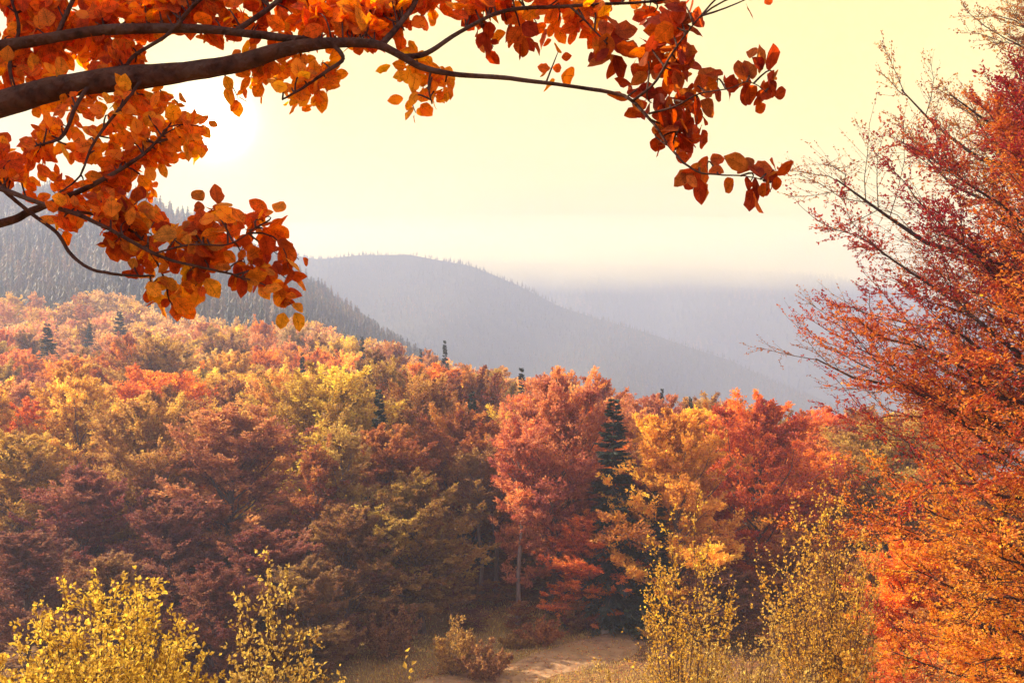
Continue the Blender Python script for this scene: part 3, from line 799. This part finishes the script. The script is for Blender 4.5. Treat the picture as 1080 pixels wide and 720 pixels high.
# saplings near the camera
YEL = (.62, .42, .09)
shrub('yellow_bush', 112, 588, 10.5, 235, (.62, .42, .085), 'bright yellow leafy bush in the bottom left corner', 'bush', None, 500, nst=90, nsd=24, nlv=9, lsz=.052, spread=.5, leafy=(.25, 1), wood_r=.008)
shrub('yellow_bush', 5, 676, 10, 70, (.58, .38, .09), 'small yellow bush cut by the left edge beside the bright bush', 'bush', None, 501, nst=14, nsd=14, nlv=6, lsz=.05, spread=.5, wood_r=.007)
SP = 'yellow saplings in front of the forest'
shrub('birch_sapling', 288, 578, 11.5, 118, (.52, .35, .10), 'loose golden birch sapling right of the bright yellow bush', 'sapling', SP, 502, nst=18, nsd=24, nlv=7, lsz=.055, spread=.35, leafy=(.15, 1), wood_r=.010)
shrub('birch_sapling', 722, 505, 19, 110, (.66, .40, .075), 'tall yellow sapling in front of the amber yellow beech', 'sapling', SP, 503, nst=17, nsd=26, nlv=7, lsz=.064, spread=.3, leafy=(.15, 1), wood_r=.014)
shrub('birch_sapling', 782, 590, 18, 70, (.52, .34, .10), 'thin sparse sapling before the dark foot of the scarlet beech', 'sapling', SP, 504, nst=7, nsd=18, nlv=4, lsz=.07, spread=.35, leafy=(.3, 1), wood_r=.012)
shrub('birch_sapling', 868, 468, 21, 130, (.68, .40, .08), 'broad pale yellow sapling at the foot of the broad orange beech', 'sapling', SP, 505, nst=30, nsd=26, nlv=8, lsz=.066, spread=.3, leafy=(.12, 1), wood_r=.014)
shrub('birch_sapling', 925, 600, 20, 80, (.70, .42, .09), 'short glowing yellow sapling under the broad orange beech', 'sapling', SP, 506, nst=10, nsd=20, nlv=7, lsz=.08, spread=.4, wood_r=.012)
shrub('birch_sapling', 436, 672, 8.5, 52, (.66, .46, .10), 'few leaved yellow shoot poking up before the clearing', 'sapling', SP, 507, nst=5, nsd=5, nlv=3, lsz=.06, spread=.4, leafy=(.6, 1), wood_r=.005)
shrub('birch_sapling', 372, 692, 9, 70, (.60, .42, .10), 'small yellow shoots at the bottom edge right of the birch sapling', 'sapling', SP, 508, nst=9, nsd=8, nlv=4, lsz=.05, spread=.4, leafy=(.5, 1), wood_r=.005)
for i, (px, top, Y, w, cn, lab) in enumerate([
  (700, 610, 22, 60, (.58, .38, .10), 'wispy golden sapling left of the tall yellow sapling'),
  (752, 575, 24, 55, (.60, .36, .09), 'slender golden sapling right of the tall yellow sapling'),
  (822, 535, 23, 60, (.62, .37, .09), 'slender amber sapling left of the broad pale yellow sapling'),
  (905, 520, 25, 80, (.66, .38, .09), 'golden orange sapling right of the broad pale yellow sapling'),
  (835, 640, 17, 110, (.56, .38, .12), 'low spreading straw yellow sapling before the broad pale yellow sapling'),
  (745, 650, 18, 100, (.56, .40, .13), 'low spreading pale sapling at the foot of the tall yellow sapling'),
  (655, 672, 24, 70, (.54, .36, .12), 'low straw yellow sapling at the right side of the clearing')]):
    shrub('birch_sapling', px, top, Y, w, cn, lab, 'sapling', SP, 540+i, nst=9, nsd=20, nlv=5, lsz=.065, spread=.4, leafy=(.2, 1), wood_r=.010)
# nearly bare stems at the lower right
for i, (px, top, Y, w, lab) in enumerate([
  (790, 640, 15, 50, 'bare thin stems in front of the thin sparse sapling'),
  (846, 618, 15, 36, 'bare upright stems in front of the broad pale yellow sapling'),
  (905, 640, 14, 70, 'reddish bare stems below the short glowing sapling'),
  (985, 640, 15, 60, 'dry twiggy stems in front of the broad orange beech'),
  (640, 690, 22, 60, 'low dry stems at the bottom edge of the clearing')]):
    shrub('dry_stems', px, top, Y, w, (.42, .26, .09), lab, 'dry stems', 'bare dry stems in the lower right', 520+i, nst=9, nsd=12, nlv=2, lsz=.045, spread=.3, leafy=(.3, 1), wood_r=.009)

# tall straw coloured grass in the near right corner
def near_keep(x, y, r):
    px = x/y*F+540
    return (px > 640) & (px < 1100) & (r.uniform(0, 1, len(x)) < .55*np.clip((px-640)/160, .15, 1)*np.clip((960-px)/150, .06, 1))
grass(30000, (1, 14), (17, 26), (.5, 1.35), .012, [(.58, .42, .17), (.50, .33, .12), (.45, .26, .11)], 12, near_keep, 'grass', 'tall straw coloured grass in the lower right corner')

# fallen leaves
r = np.random.default_rng(77); n = 14000
x = r.uniform(-30, 30, n); y = r.uniform(57, 86, n); P = np.stack([x, y, ground(x, y)+.10], -1)
V, q = leaf_diamonds(P, np.concatenate([r.normal(0, 1, (n, 2)), r.normal(0, .15, (n, 1))], 1), np.array([0, 0, 1.])+r.normal(0, .3, (n, 3)), r.uniform(.09, .22, n), r.uniform(.07, .15, n))
fl = np.array([C[k] for k in ('orange', 'rust', 'gold', 'brown', 'red')])[r.integers(0, 5, n)]
prop(obj('fallen_leaves', mesh_np('fallen_leaves', V, [q], M_leafattr, attrs={'tint': np.repeat(r.uniform(0, 1, n), 4)}, colors={'leafcol': np.repeat(fl, 4, 0)})), 'orange and brown fallen leaves strewn over the grass and path', 'leaves', None, 'stuff')

# stake and stone at the top of the path
X, Y = (621-540)/F*80, 80
z = float(ground(X, Y))
mb = MB(); V, q = tubes(np.array([[(0, 0, -.2), (.02, 0, .5), (.05, .01, 1.1), (.06, .01, 1.25)]]), np.array([[.055, .05, .05, .03]]), 7)
mb.add(V, q); prop(obj('wooden_stake', mb.mesh('wooden_stake', M_wood), None, (X, Y, z)), 'short pale wooden stake at the forest edge above the path', 'stake')
import bmesh
bm = bmesh.new(); bmesh.ops.create_icosphere(bm, subdivisions=3, radius=.5)
for v in bm.verts:
    v.co.x *= 1.1; v.co.z *= .62; v.co *= 1+.12*sin(v.co.x*7+1)*cos(v.co.y*6)+.07*sin(v.co.z*11+v.co.x*9)
me = bpy.data.meshes.new('stone'); bm.to_mesh(me); bm.free(); me.materials.append(M_stone)
X, Y = (637-540)/F*78, 78
prop(obj('stone', me, None, (X, Y, float(ground(X, Y))+.12)), 'pale rounded stone lying beside the upper end of the path', 'stone')

# ------------------------------------------------------------------ big beeches at the right edge
def big_tree(px, Y, H, label, seed, colr, **kw):
    X = (px-540)/F*Y; z = float(ground(X, Y))-.2
    w, c = gen_tree(seed, H, **kw)
    e = empty('beech_tree', (X, Y, z)); prop(e, label, 'tree', 'big beeches at the right edge')
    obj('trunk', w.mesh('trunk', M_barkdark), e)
    o = obj('crown', c.mesh('crown', M_leafvar if seed == 601 else M_leaf), e); o.color = (*colr, 1)
    return e
big_tree(1150, 27, 19.0, 'broad orange beech filling the right edge with low branches', 601, (.62, .19, .045), R=6.9, cb=.03, nl=100, ns=15, nt=13, nlv=17, lsz=.095,
         prof='beech', el0=2, el1=62, up=-.04, flat=.7, nrm=.8, trunk_r=.32, twigs=True, sec_len=.40, wig=.04, zj=.32, tint_h=.7)
big_tree(1165, 33, 28.0, 'tall thin leaved dull red beech reaching up the right edge', 612, (.42, .16, .06), R=8.0, cb=.16, nl=84, ns=15, nt=13, nlv=12, lsz=.085,
         prof='birch', el0=12, el1=64, up=-.05, flat=.7, nrm=.8, trunk_r=.36, twigs=True, sec_len=.42, full=.95, thin_top=.1, wig=.045, zj=.32)
for px_, top_, Y_, wp_, cn_, lab_ in ((962, 560, 42, 150, 'orange', 'low orange beech under the hanging branches of the broad orange beech'), (1052, 545, 38, 190, 'rust', 'low rust beech in the bottom right corner'),
                                      (890, 585, 50, 110, 'rust', 'low rusty beech behind the broad pale yellow sapling')):
    X_ = (px_-540)/F*Y_
    plant('beech_tree', protos[2 if wp_ > 120 else 4], X_, Y_, (HZ-top_)/F*Y_-float(ground(X_, Y_)), wp_/F*Y_, 1.3, C[cn_], lab_, 'tree', 'low beeches at the right edge')

# ------------------------------------------------------------------ overhanging beech at the upper left
beech = empty('beech_tree', (-2.75, 3.3, float(ground(-2.75, 3.3))-.1))
prop(beech, 'beech overhead at the upper left, large orange leaves on long dark branches', 'tree')
O = np.array(beech.location)
def px_line(pts):
    """(px, py, depth, radius px) -> resampled smooth polyline in world space"""
    a = np.array(pts, float)
    P = np.array([at(p[0], p[1], p[2]) for p in a]); R = a[:, 3]/F*a[:, 2]
    t = np.linspace(0, len(a)-1, (len(a)-1)*6+1)
    i = np.clip(t.astype(int), 0, len(a)-2); f = (t-i)[:, None]
    p0 = P[np.maximum(i-1, 0)]; p1 = P[i]; p2 = P[i+1]; p3 = P[np.minimum(i+2, len(a)-1)]
    Q = .5*((2*p1)+(-p0+p2)*f+(2*p0-5*p1+4*p2-p3)*f**2+(-p0+3*p1-3*p2+p3)*f**3)
    return Q, np.interp(t, np.arange(len(a)), R)
r = np.random.default_rng(31)
trunk_top = np.array([[-2.75, 3.3, O[2]], [-2.72, 3.3, -1.2], [-2.7, 3.27, .2], [-2.66, 3.25, 1.2], [-2.6, 3.2, 2.4], [-2.62, 3.25, 4.4], [-2.5, 3.3, 6.5]])
mb = MB(); V, q = tubes(trunk_top[None], np.array([[.26, .2, .18, .17, .14, .1, .03]]), 14); mb.add(V-O, q)
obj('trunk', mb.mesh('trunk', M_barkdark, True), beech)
LIMBS = [
 [(-330, 190, 3.27, 20), (-180, 150, 3.2, 17), (-60, 122, 3.1, 15), (0, 110, 3.05, 13.5), (60, 93, 3.0, 12.5), (120, 84, 2.98, 12), (185, 77, 2.95, 11), (250, 67, 2.9, 9.5), (300, 52, 2.85, 7.5), (345, 45, 2.82, 6), (395, 46, 2.8, 4.5),
  (420, 56, 2.78, 3.6), (445, 70, 2.76, 3.2), (480, 78, 2.74, 2.8), (530, 82, 2.72, 2.4), (600, 90, 2.7, 2.1), (648, 98, 2.68, 1.9), (668, 106, 2.66, 1.8), (690, 130, 2.64, 1.5), (710, 158, 2.62, 1.3), (735, 180, 2.6, 1.1), (758, 184, 2.58, .9), (785, 186, 2.57, .7), (808, 190, 2.56, .4)],
 [(-280, 60, 3.24, 12), (-120, 62, 3.15, 9), (-20, 52, 3.1, 6.8), (40, 42, 3.05, 6.2), (110, 31, 3.0, 5.6), (200, 29, 2.95, 5), (250, 33, 2.9, 4.6), (300, 39, 2.86, 4.4), (340, 43, 2.83, 4)],
 [(425, 60, 2.78, 3.2), (450, 56, 2.8, 2.8), (484, 34, 2.82, 2.4), (532, 11, 2.85, 2.1), (600, 5, 2.88, 1.8), (677, 0, 2.9, 1.5), (730, -8, 2.92, 1)],
 [(403, 47, 2.8, 4.0), (420, 28, 2.84, 3.2), (436, 6, 2.88, 2.8), (448, -20, 2.92, 2.4), (480, -60, 3., 1.5)],
 [(-300, 300, 3.25, 8), (-120, 262, 3.1, 6), (0, 236, 3.0, 4.6), (30, 224, 2.97, 3.8), (62, 212, 2.94, 3.2), (110, 190, 2.9, 2.6), (150, 165, 2.9, 1.8), (170, 145, 2.9, 1.)],
 [(-60, 180, 2.9, 3.2), (0, 199, 2.85, 2.8), (40, 214, 2.83, 2.6), (80, 226, 2.81, 2.4), (110, 240, 2.8, 2.1), (150, 262, 2.78, 1.9), (185, 277, 2.76, 1.7), (225, 285, 2.74, 1.4), (252, 292, 2.73, 1)],
 [(5, 202, 2.86, 2.2), (34, 226, 2.9, 2.2), (60, 246, 2.88, 2), (75, 268, 2.87, 1.9), (98, 284, 2.86, 1.8), (130, 290, 2.85, 1.6), (165, 291, 2.84, 1.2)],
 [(70, 224, 2.81, 1.9), (100, 226, 2.86, 1.8), (140, 245, 2.88, 1.6), (160, 268, 2.9, 1.3), (175, 300, 2.9, .8)],
 [(160, 268, 2.78, 1.2), (200, 258, 2.72, 1.1), (240, 258, 2.7, .9), (270, 240, 2.68, .6)],
 [(668, 106, 2.66, 1.6), (690, 88, 2.64, 1.4), (706, 62, 2.62, 1.2), (722, 38, 2.6, 1), (738, 18, 2.6, .7)],
 [(684, 120, 2.65, 1.3), (712, 112, 2.62, 1.1), (738, 98, 2.6, .9), (770, 92, 2.58, .7), (790, 86, 2.57, .6), (808, 96, 2.56, .4)],
 [(350, 46, 2.82, 2.6), (362, 62, 2.8, 2.2), (345, 75, 2.79, 1.9), (320, 92, 2.77, 1.5), (298, 104, 2.76, 1)],
 [(250, 32, 2.9, 3.4), (285, 8, 2.94, 2.8), (310, -14, 2.97, 2.2)],
 [(185, 30, 2.96, 2.8), (200, 10, 2.95, 2.2), (222, -12, 2.94, 1.6)],
 [(60, 38, 3.04, 2.6), (72, 10, 3.05, 2.2), (88, -20, 3.06, 1.6)],
 [(128, 82, 2.97, 2.2), (140, 60, 2.99, 2.1), (172, 40, 2.95, 2), (192, 22, 2.93, 1.6)],
 [(95, 88, 2.98, 2.2), (80, 112, 2.92, 2.1), (72, 132, 2.9, 2), (62, 146, 2.88, 1.7), (40, 152, 2.86, 1.2)],
 [(150, 84, 2.95, 2), (130, 110, 2.88, 1.7), (100, 150, 2.84, 1.4), (85, 185, 2.8, 1.1), (60, 205, 2.78, .8)],
 [(455, 72, 2.76, 1.3), (452, 92, 2.75, 1.1), (456, 110, 2.74, .7)],
 [(600, 6, 2.88, 1.3), (620, 25, 2.84, 1.1), (640, 45, 2.8, .8)],
 [(20, 106, 3.04, 2.2), (10, 70, 3.06, 2), (20, 30, 3.1, 1.8), (8, -10, 3.1, 1.2)],
]
branches = []; samp = []; sampr = []
for L in LIMBS:
    Q, R = px_line(L)
    Q = Q+np.cumsum(r.normal(0, .0012, Q.shape), 0)*np.linspace(0, 1, len(Q))[:, None]*.6
    mb = MB(); sides = 12 if R[0] > .015 else 7
    R = R*(1+np.convolve(r.normal(0, .09, len(R)+4), np.ones(5)/5, 'valid'))
    V, q = tubes(Q[None], R[None], sides); mb.add(V-O, q)
    branches.append(mb); samp.append(Q); sampr.append(R)
main_branch = []
for i, mb in enumerate(branches):
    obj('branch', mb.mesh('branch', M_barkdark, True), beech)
ALLP = np.concatenate(samp); ALLR = np.concatenate(sampr)

# sprays: twigs from the nearest branch to a target, leaves along the outer part
OR = [(.84, .23, .03), (.80, .17, .028), (.86, .32, .05), (.64, .11, .024)]
OY = [(.90, .36, .05), (.88, .29, .04), (.90, .44, .075), (.82, .22, .03)]  # sprays around the sun: backlit glow put into a brighter orange-yellow leaf colour
RD = [(.42, .075, .03), (.36, .055, .03), (.50, .12, .035), (.30, .05, .03), (.44, .14, .05)]
LF = [(.62, .20, .03), (.50, .10, .025), (.38, .06, .025), (.66, .30, .06)]
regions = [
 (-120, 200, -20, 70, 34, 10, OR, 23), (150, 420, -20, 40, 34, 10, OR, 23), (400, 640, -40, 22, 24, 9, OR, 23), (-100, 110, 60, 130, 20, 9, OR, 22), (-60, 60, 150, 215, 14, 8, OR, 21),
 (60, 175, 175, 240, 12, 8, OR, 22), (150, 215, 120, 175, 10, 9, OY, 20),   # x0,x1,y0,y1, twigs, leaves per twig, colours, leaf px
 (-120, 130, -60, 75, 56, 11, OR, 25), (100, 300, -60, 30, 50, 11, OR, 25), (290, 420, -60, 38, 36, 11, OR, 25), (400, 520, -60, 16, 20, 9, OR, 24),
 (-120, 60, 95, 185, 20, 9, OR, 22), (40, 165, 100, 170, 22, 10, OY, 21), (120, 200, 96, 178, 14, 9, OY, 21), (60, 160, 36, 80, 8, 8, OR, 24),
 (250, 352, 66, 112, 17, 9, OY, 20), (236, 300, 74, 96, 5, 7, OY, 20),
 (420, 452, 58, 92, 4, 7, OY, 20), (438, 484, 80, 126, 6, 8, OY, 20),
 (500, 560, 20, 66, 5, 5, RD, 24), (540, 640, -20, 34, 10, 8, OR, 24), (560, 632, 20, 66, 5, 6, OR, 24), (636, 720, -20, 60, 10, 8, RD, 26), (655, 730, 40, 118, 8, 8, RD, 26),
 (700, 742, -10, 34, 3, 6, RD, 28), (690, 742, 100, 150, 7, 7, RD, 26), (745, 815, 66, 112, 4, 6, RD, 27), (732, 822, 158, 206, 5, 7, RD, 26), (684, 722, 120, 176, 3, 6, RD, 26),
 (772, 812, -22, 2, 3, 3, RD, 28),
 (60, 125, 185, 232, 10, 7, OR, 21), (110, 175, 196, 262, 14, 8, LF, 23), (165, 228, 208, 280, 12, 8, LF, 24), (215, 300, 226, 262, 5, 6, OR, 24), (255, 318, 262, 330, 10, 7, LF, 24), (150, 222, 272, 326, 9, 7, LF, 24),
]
tw = []; LP, LA, LS, LC = [], [], [], []
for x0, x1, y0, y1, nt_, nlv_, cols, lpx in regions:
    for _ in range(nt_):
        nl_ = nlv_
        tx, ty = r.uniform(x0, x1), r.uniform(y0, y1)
        # project all branch samples, choose a near start biased to the limb side
        pxs = ALLP[:, 0]/ALLP[:, 1]*F+540; pys = HZ-ALLP[:, 2]/ALLP[:, 1]*F
        d2 = np.hypot(pxs-tx, pys-ty)+r.uniform(0, 26, len(pxs))+np.where(pxs > tx+18, 40, 0)
        j = int(np.argmin(np.where(d2 < 12, 99, d2)))
        a = ALLP[j]; dep = a[1]+abs(r.normal(0, .16))+.02
        b = at(tx, ty, max(2.2, dep))
        if np.linalg.norm(b-a) > .5: b = a+(b-a)*.5/np.linalg.norm(b-a)*r.uniform(.9, 1.3)
        m = (a+b)/2+r.normal(0, .025, 3)+np.array([0, 0, .02])
        t = np.linspace(0, 1, 6)[:, None]
        tp = a*(1-t)**2+2*m*t*(1-t)+b*t**2
        tw.append(tp)
        nl_ = int(nl_*1.25); s = np.sort(r.uniform(.22, 1.0, nl_)); s[-1] = 1.
        pt, tg = interp_poly(tp[None], s[None]); pt, tg = pt[0], tg[0]
        side = np.where(np.arange(nl_) % 2 == 0, 1, -1)[:, None]
        perp = unit(np.cross(tg, np.array([0, 1., 0.25])+r.normal(0, .3, 3)))
        ax = unit(tg*.75+side*perp*.9+r.normal(0, .35, (nl_, 3))+np.array([0, 0, -.28]))
        ax[-1] = unit(tg[-1]+r.normal(0, .25, 3))
        LP.append(pt+ax*.006+r.normal(0, .012, (nl_, 3))); LA.append(ax); LS.append(lpx/F*2.8*r.uniform(.55, 1.15, nl_)*.92)
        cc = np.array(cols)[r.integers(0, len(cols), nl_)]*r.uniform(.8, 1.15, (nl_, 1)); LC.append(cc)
tw = np.array(tw)
mb = MB(); V, q = tubes(tw, np.broadcast_to(np.linspace(.0030, .0012, 6), (len(tw), 6)), 5); mb.add(V-O, q)
o = obj('twigs', mb.mesh('twigs', M_barkdark, True), beech); o['kind'] = 'stuff'
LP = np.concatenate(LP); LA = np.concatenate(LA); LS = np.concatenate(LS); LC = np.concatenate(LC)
nL = len(LP)
NN = np.array([.4, -.85, .12])+r.normal(0, .5, (nL, 3))
V, q, us, vs = leaf_full(LP, LA, NN, LS, LS*r.uniform(.6, .82, nL), r.uniform(-.1, .38, nL), r)
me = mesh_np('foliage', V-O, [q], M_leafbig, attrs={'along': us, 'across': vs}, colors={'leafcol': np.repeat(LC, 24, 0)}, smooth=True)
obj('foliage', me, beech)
print('near leaves', nL, 'fill trees', len(fill))

# ------------------------------------------------------------------ air
def box(name, lo, hi, mat):
    x0, y0, z0 = lo; x1, y1, z1 = hi
    V = np.array([(x0, y0, z0), (x1, y0, z0), (x1, y1, z0), (x0, y1, z0), (x0, y0, z1), (x1, y0, z1), (x1, y1, z1), (x0, y1, z1)], float)
    q = np.array([(0, 3, 2, 1), (4, 5, 6, 7), (0, 1, 5, 4), (1, 2, 6, 5), (2, 3, 7, 6), (3, 0, 4, 7)])
    return obj(name, mesh_np(name, V, [q], mat))
def volume_material(name, col_, dens, aniso):
    m, nt, ns, lk = nodes(name)
    out = N_(nt, 'ShaderNodeOutputMaterial')
    v = N_(nt, 'ShaderNodeVolumePrincipled')
    v.inputs['Color'].default_value = (*col_, 1); v.inputs['Density'].default_value = dens; v.inputs['Anisotropy'].default_value = aniso
    lk.new(v.outputs[0], out.inputs['Volume'])
    return m
prop(box('haze', (-2000, -60, -160), (2000, 2650, 345), volume_material('hazy_air', (.54, .645, 1.0), .00060, .30)), 'pale hazy mountain air filling the valley', None, None, 'stuff')

# mist bank that hides the top of the farthest mountain
bm = bmesh.new(); bmesh.ops.create_icosphere(bm, subdivisions=4, radius=1.)
for v in bm.verts:
    n_ = v.co.copy(); k_ = 1+.10*sin(n_.x*9+1)*cos(n_.y*5)+.06*sin(n_.x*21+n_.z*5)
    v.co = (330+n_.x*1350*k_, 1880+n_.y*210, 282+n_.z*(54 if n_.z > 0 else 86)*k_)
me = bpy.data.meshes.new('mist'); bm.to_mesh(me); bm.free(); mm = volume_material('mist_air', (1., .93, .58), .0046, .2); nt = mm.node_tree
pv = next(n for n in nt.nodes if n.type == 'PRINCIPLED_VOLUME')
gp = N_(nt, 'ShaderNodeNewGeometry'); sx = N_(nt, 'ShaderNodeSeparateXYZ'); nt.links.new(gp.outputs['Position'], sx.inputs[0])
hi = N_(nt, 'ShaderNodeMapRange', interpolation_type='SMOOTHSTEP'); hi.inputs['From Min'].default_value = 350; hi.inputs['From Max'].default_value = 262
lo = N_(nt, 'ShaderNodeMapRange', interpolation_type='SMOOTHSTEP'); lo.inputs['From Min'].default_value = 185; lo.inputs['From Max'].default_value = 265
nt.links.new(sx.outputs['Z'], hi.inputs['Value']); nt.links.new(sx.outputs['Z'], lo.inputs['Value'])
nz = N_(nt, 'ShaderNodeTexNoise'); nz.inputs['Scale'].default_value = .006; nz.inputs['Detail'].default_value = 3; nt.links.new(gp.outputs['Position'], nz.inputs['Vector'])
nr_ = N_(nt, 'ShaderNodeMapRange'); nr_.inputs['From Min'].default_value = .35; nr_.inputs['From Max'].default_value = .65; nr_.inputs['To Min'].default_value = .002; nr_.inputs['To Max'].default_value = .0085
nt.links.new(nz.outputs[0], nr_.inputs['Value'])
d1 = N_(nt, 'ShaderNodeMath', operation='MULTIPLY'); nt.links.new(hi.outputs[0], d1.inputs[0]); nt.links.new(lo.outputs[0], d1.inputs[1])
d2 = N_(nt, 'ShaderNodeMath', operation='MULTIPLY'); nt.links.new(d1.outputs[0], d2.inputs[0]); nt.links.new(nr_.outputs[0], d2.inputs[1])
nt.links.new(d2.outputs[0], pv.inputs['Density'])
me.materials.append(mm)
prop(obj('mist', me), 'pale mist bank lying over the farthest mountain top', None, None, 'stuff')

# ------------------------------------------------------------------ sky, sun, camera
GA, GE = math.atan2(225-540, F), math.atan2(HZ-125, math.hypot(F, 315))
gdir = np.array([sin(GA)*cos(GE), cos(GA)*cos(GE), sin(GE)])       # where the veiled sun stands in the sky
SUN_AZ, SUN_EL = radians(-76), radians(33)
sdir = np.array([sin(SUN_AZ)*cos(SUN_EL), cos(SUN_AZ)*cos(SUN_EL), sin(SUN_EL)])
W = bpy.data.worlds.new('World'); S.world = W; W.use_nodes = True
nt = W.node_tree; nt.nodes.clear(); lk = nt.links
out = N_(nt, 'ShaderNodeOutputWorld'); bg = N_(nt, 'ShaderNodeBackground')
sky = N_(nt, 'ShaderNodeTexSky', sky_type='NISHITA'); sky.sun_disc = False
sky.sun_elevation = SUN_EL; sky.sun_rotation = SUN_AZ; sky.dust_density = 3.; sky.air_density = 1.2; sky.ozone_density = 1.
sc_ = N_(nt, 'ShaderNodeVectorMath', operation='SCALE'); sc_.inputs['Scale'].default_value = .10
lk.new(sky.outputs[0], sc_.inputs[0])
tc = N_(nt, 'ShaderNodeTexCoord')
nrm = N_(nt, 'ShaderNodeVectorMath', operation='NORMALIZE'); lk.new(tc.outputs['Generated'], nrm.inputs[0])
dt = N_(nt, 'ShaderNodeVectorMath', operation='DOT_PRODUCT'); lk.new(nrm.outputs[0], dt.inputs[0]); dt.inputs[1].default_value = tuple(gdir)
# thin cloud veil: cream toward the sun, cooler behind the camera
vr = N_(nt, 'ShaderNodeValToRGB'); e = vr.color_ramp.elements
e[0].position = 0.; e[0].color = (.40, .335, .40, 1); e[1].position = 1.; e[1].color = (.60, .435, .03, 1)
x = e.new(.5); x.color = (.44, .38, .42, 1)
x = e.new(.78); x.color = (.78, .535, .07, 1)
mr = N_(nt, 'ShaderNodeMapRange'); mr.inputs['From Min'].default_value = -1; mr.inputs['From Max'].default_value = 1
lk.new(dt.outputs['Value'], mr.inputs['Value']); lk.new(mr.outputs[0], vr.inputs[0])
cn = N_(nt, 'ShaderNodeTexNoise'); cn.inputs['Scale'].default_value = 2.4; cn.inputs['Detail'].default_value = 5; lk.new(nrm.outputs[0], cn.inputs['Vector'])
cr = N_(nt, 'ShaderNodeMapRange'); cr.inputs['From Min'].default_value = .3; cr.inputs['From Max'].default_value = .7; cr.inputs['To Min'].default_value = .82; cr.inputs['To Max'].default_value = .97
lk.new(cn.outputs[0], cr.inputs['Value'])
mix = N_(nt, 'ShaderNodeMix', data_type='RGBA'); lk.new(cr.outputs[0], mix.inputs[0]); lk.new(sc_.outputs[0], mix.inputs[6]); lk.new(vr.outputs[0], mix.inputs[7])
# the sun seen through the veil: bright soft disc and aureole
def lobe(p, k, col_):
    a = N_(nt, 'ShaderNodeMath', operation='MAXIMUM'); a.inputs[1].default_value = 0; lk.new(dt.outputs['Value'], a.inputs[0])
    b = N_(nt, 'ShaderNodeMath', operation='POWER'); b.inputs[1].default_value = p; lk.new(a.outputs[0], b.inputs[0])
    c_ = N_(nt, 'ShaderNodeVectorMath', operation='SCALE'); c_.inputs[0].default_value = tuple(np.array(col_)*k); lk.new(b.outputs[0], c_.inputs['Scale'])
    return c_.outputs[0]
# faint streaks of cloud in the veil
st_ = N_(nt, 'ShaderNodeMapping'); st_.inputs['Scale'].default_value = (1.2, 1.2, 7.); lk.new(nrm.outputs[0], st_.inputs[0])
n2 = N_(nt, 'ShaderNodeTexNoise'); n2.inputs['Scale'].default_value = 2.2; n2.inputs['Detail'].default_value = 6; lk.new(st_.outputs[0], n2.inputs['Vector'])
m2 = N_(nt, 'ShaderNodeMapRange'); m2.inputs['From Min'].default_value = .3; m2.inputs['From Max'].default_value = .7; m2.inputs['To Min'].default_value = .88; m2.inputs['To Max'].default_value = 1.08
lk.new(n2.outputs[0], m2.inputs['Value'])
cl_ = N_(nt, 'ShaderNodeVectorMath', operation='SCALE'); lk.new(mix.outputs[2], cl_.inputs[0]); lk.new(m2.outputs[0], cl_.inputs['Scale'])
acc = cl_.outputs[0]
for p, k, col_ in ((5000, 7., (1, .95, .8)), (700, .40, (1, .86, .42)), (70, .03, (1, .80, .2))):
    ad = N_(nt, 'ShaderNodeVectorMath', operation='ADD'); lk.new(acc, ad.inputs[0]); lk.new(lobe(p, k, col_), ad.inputs[1]); acc = ad.outputs[0]
lk.new(acc, bg.inputs['Color']); bg.inputs['Strength'].default_value = 1.
lk.new(bg.outputs[0], out.inputs['Surface'])

sl = bpy.data.lights.new('sun', 'SUN'); sl.energy = 5.; sl.angle = radians(.5); sl.color = (1, .82, .58)
so = bpy.data.objects.new('sun', sl); COL.objects.link(so)
from mathutils import Vector
so.rotation_euler = Vector(tuple(-sdir)).to_track_quat('-Z', 'Y').to_euler()

cam = bpy.data.cameras.new('camera'); co = bpy.data.objects.new('camera', cam); COL.objects.link(co)
co.location = (0, 0, 0); co.rotation_euler = (radians(90), 0, 0)
cam.sensor_width = 36; cam.lens = 36*F/1080.; cam.shift_y = (HZ-360)/1080.
cam.clip_start = .05; cam.clip_end = 9000
S.camera = co

v = S.view_settings
v.view_transform = 'Standard'; v.look = 'None'; v.exposure = 1.4; v.gamma = 1
cy = S.cycles
cy.use_denoising = True
try: cy.denoiser = 'OPENIMAGEDENOISE'
except Exception: pass
cy.max_bounces = 6; cy.diffuse_bounces = 3; cy.glossy_bounces = 2; cy.transmission_bounces = 4; cy.volume_bounces = 2; cy.transparent_max_bounces = 8
cy.volume_step_rate = 2.; cy.volume_max_steps = 96
cy.use_adaptive_sampling = True; cy.adaptive_threshold = .02
cy.sample_clamp_indirect = 6
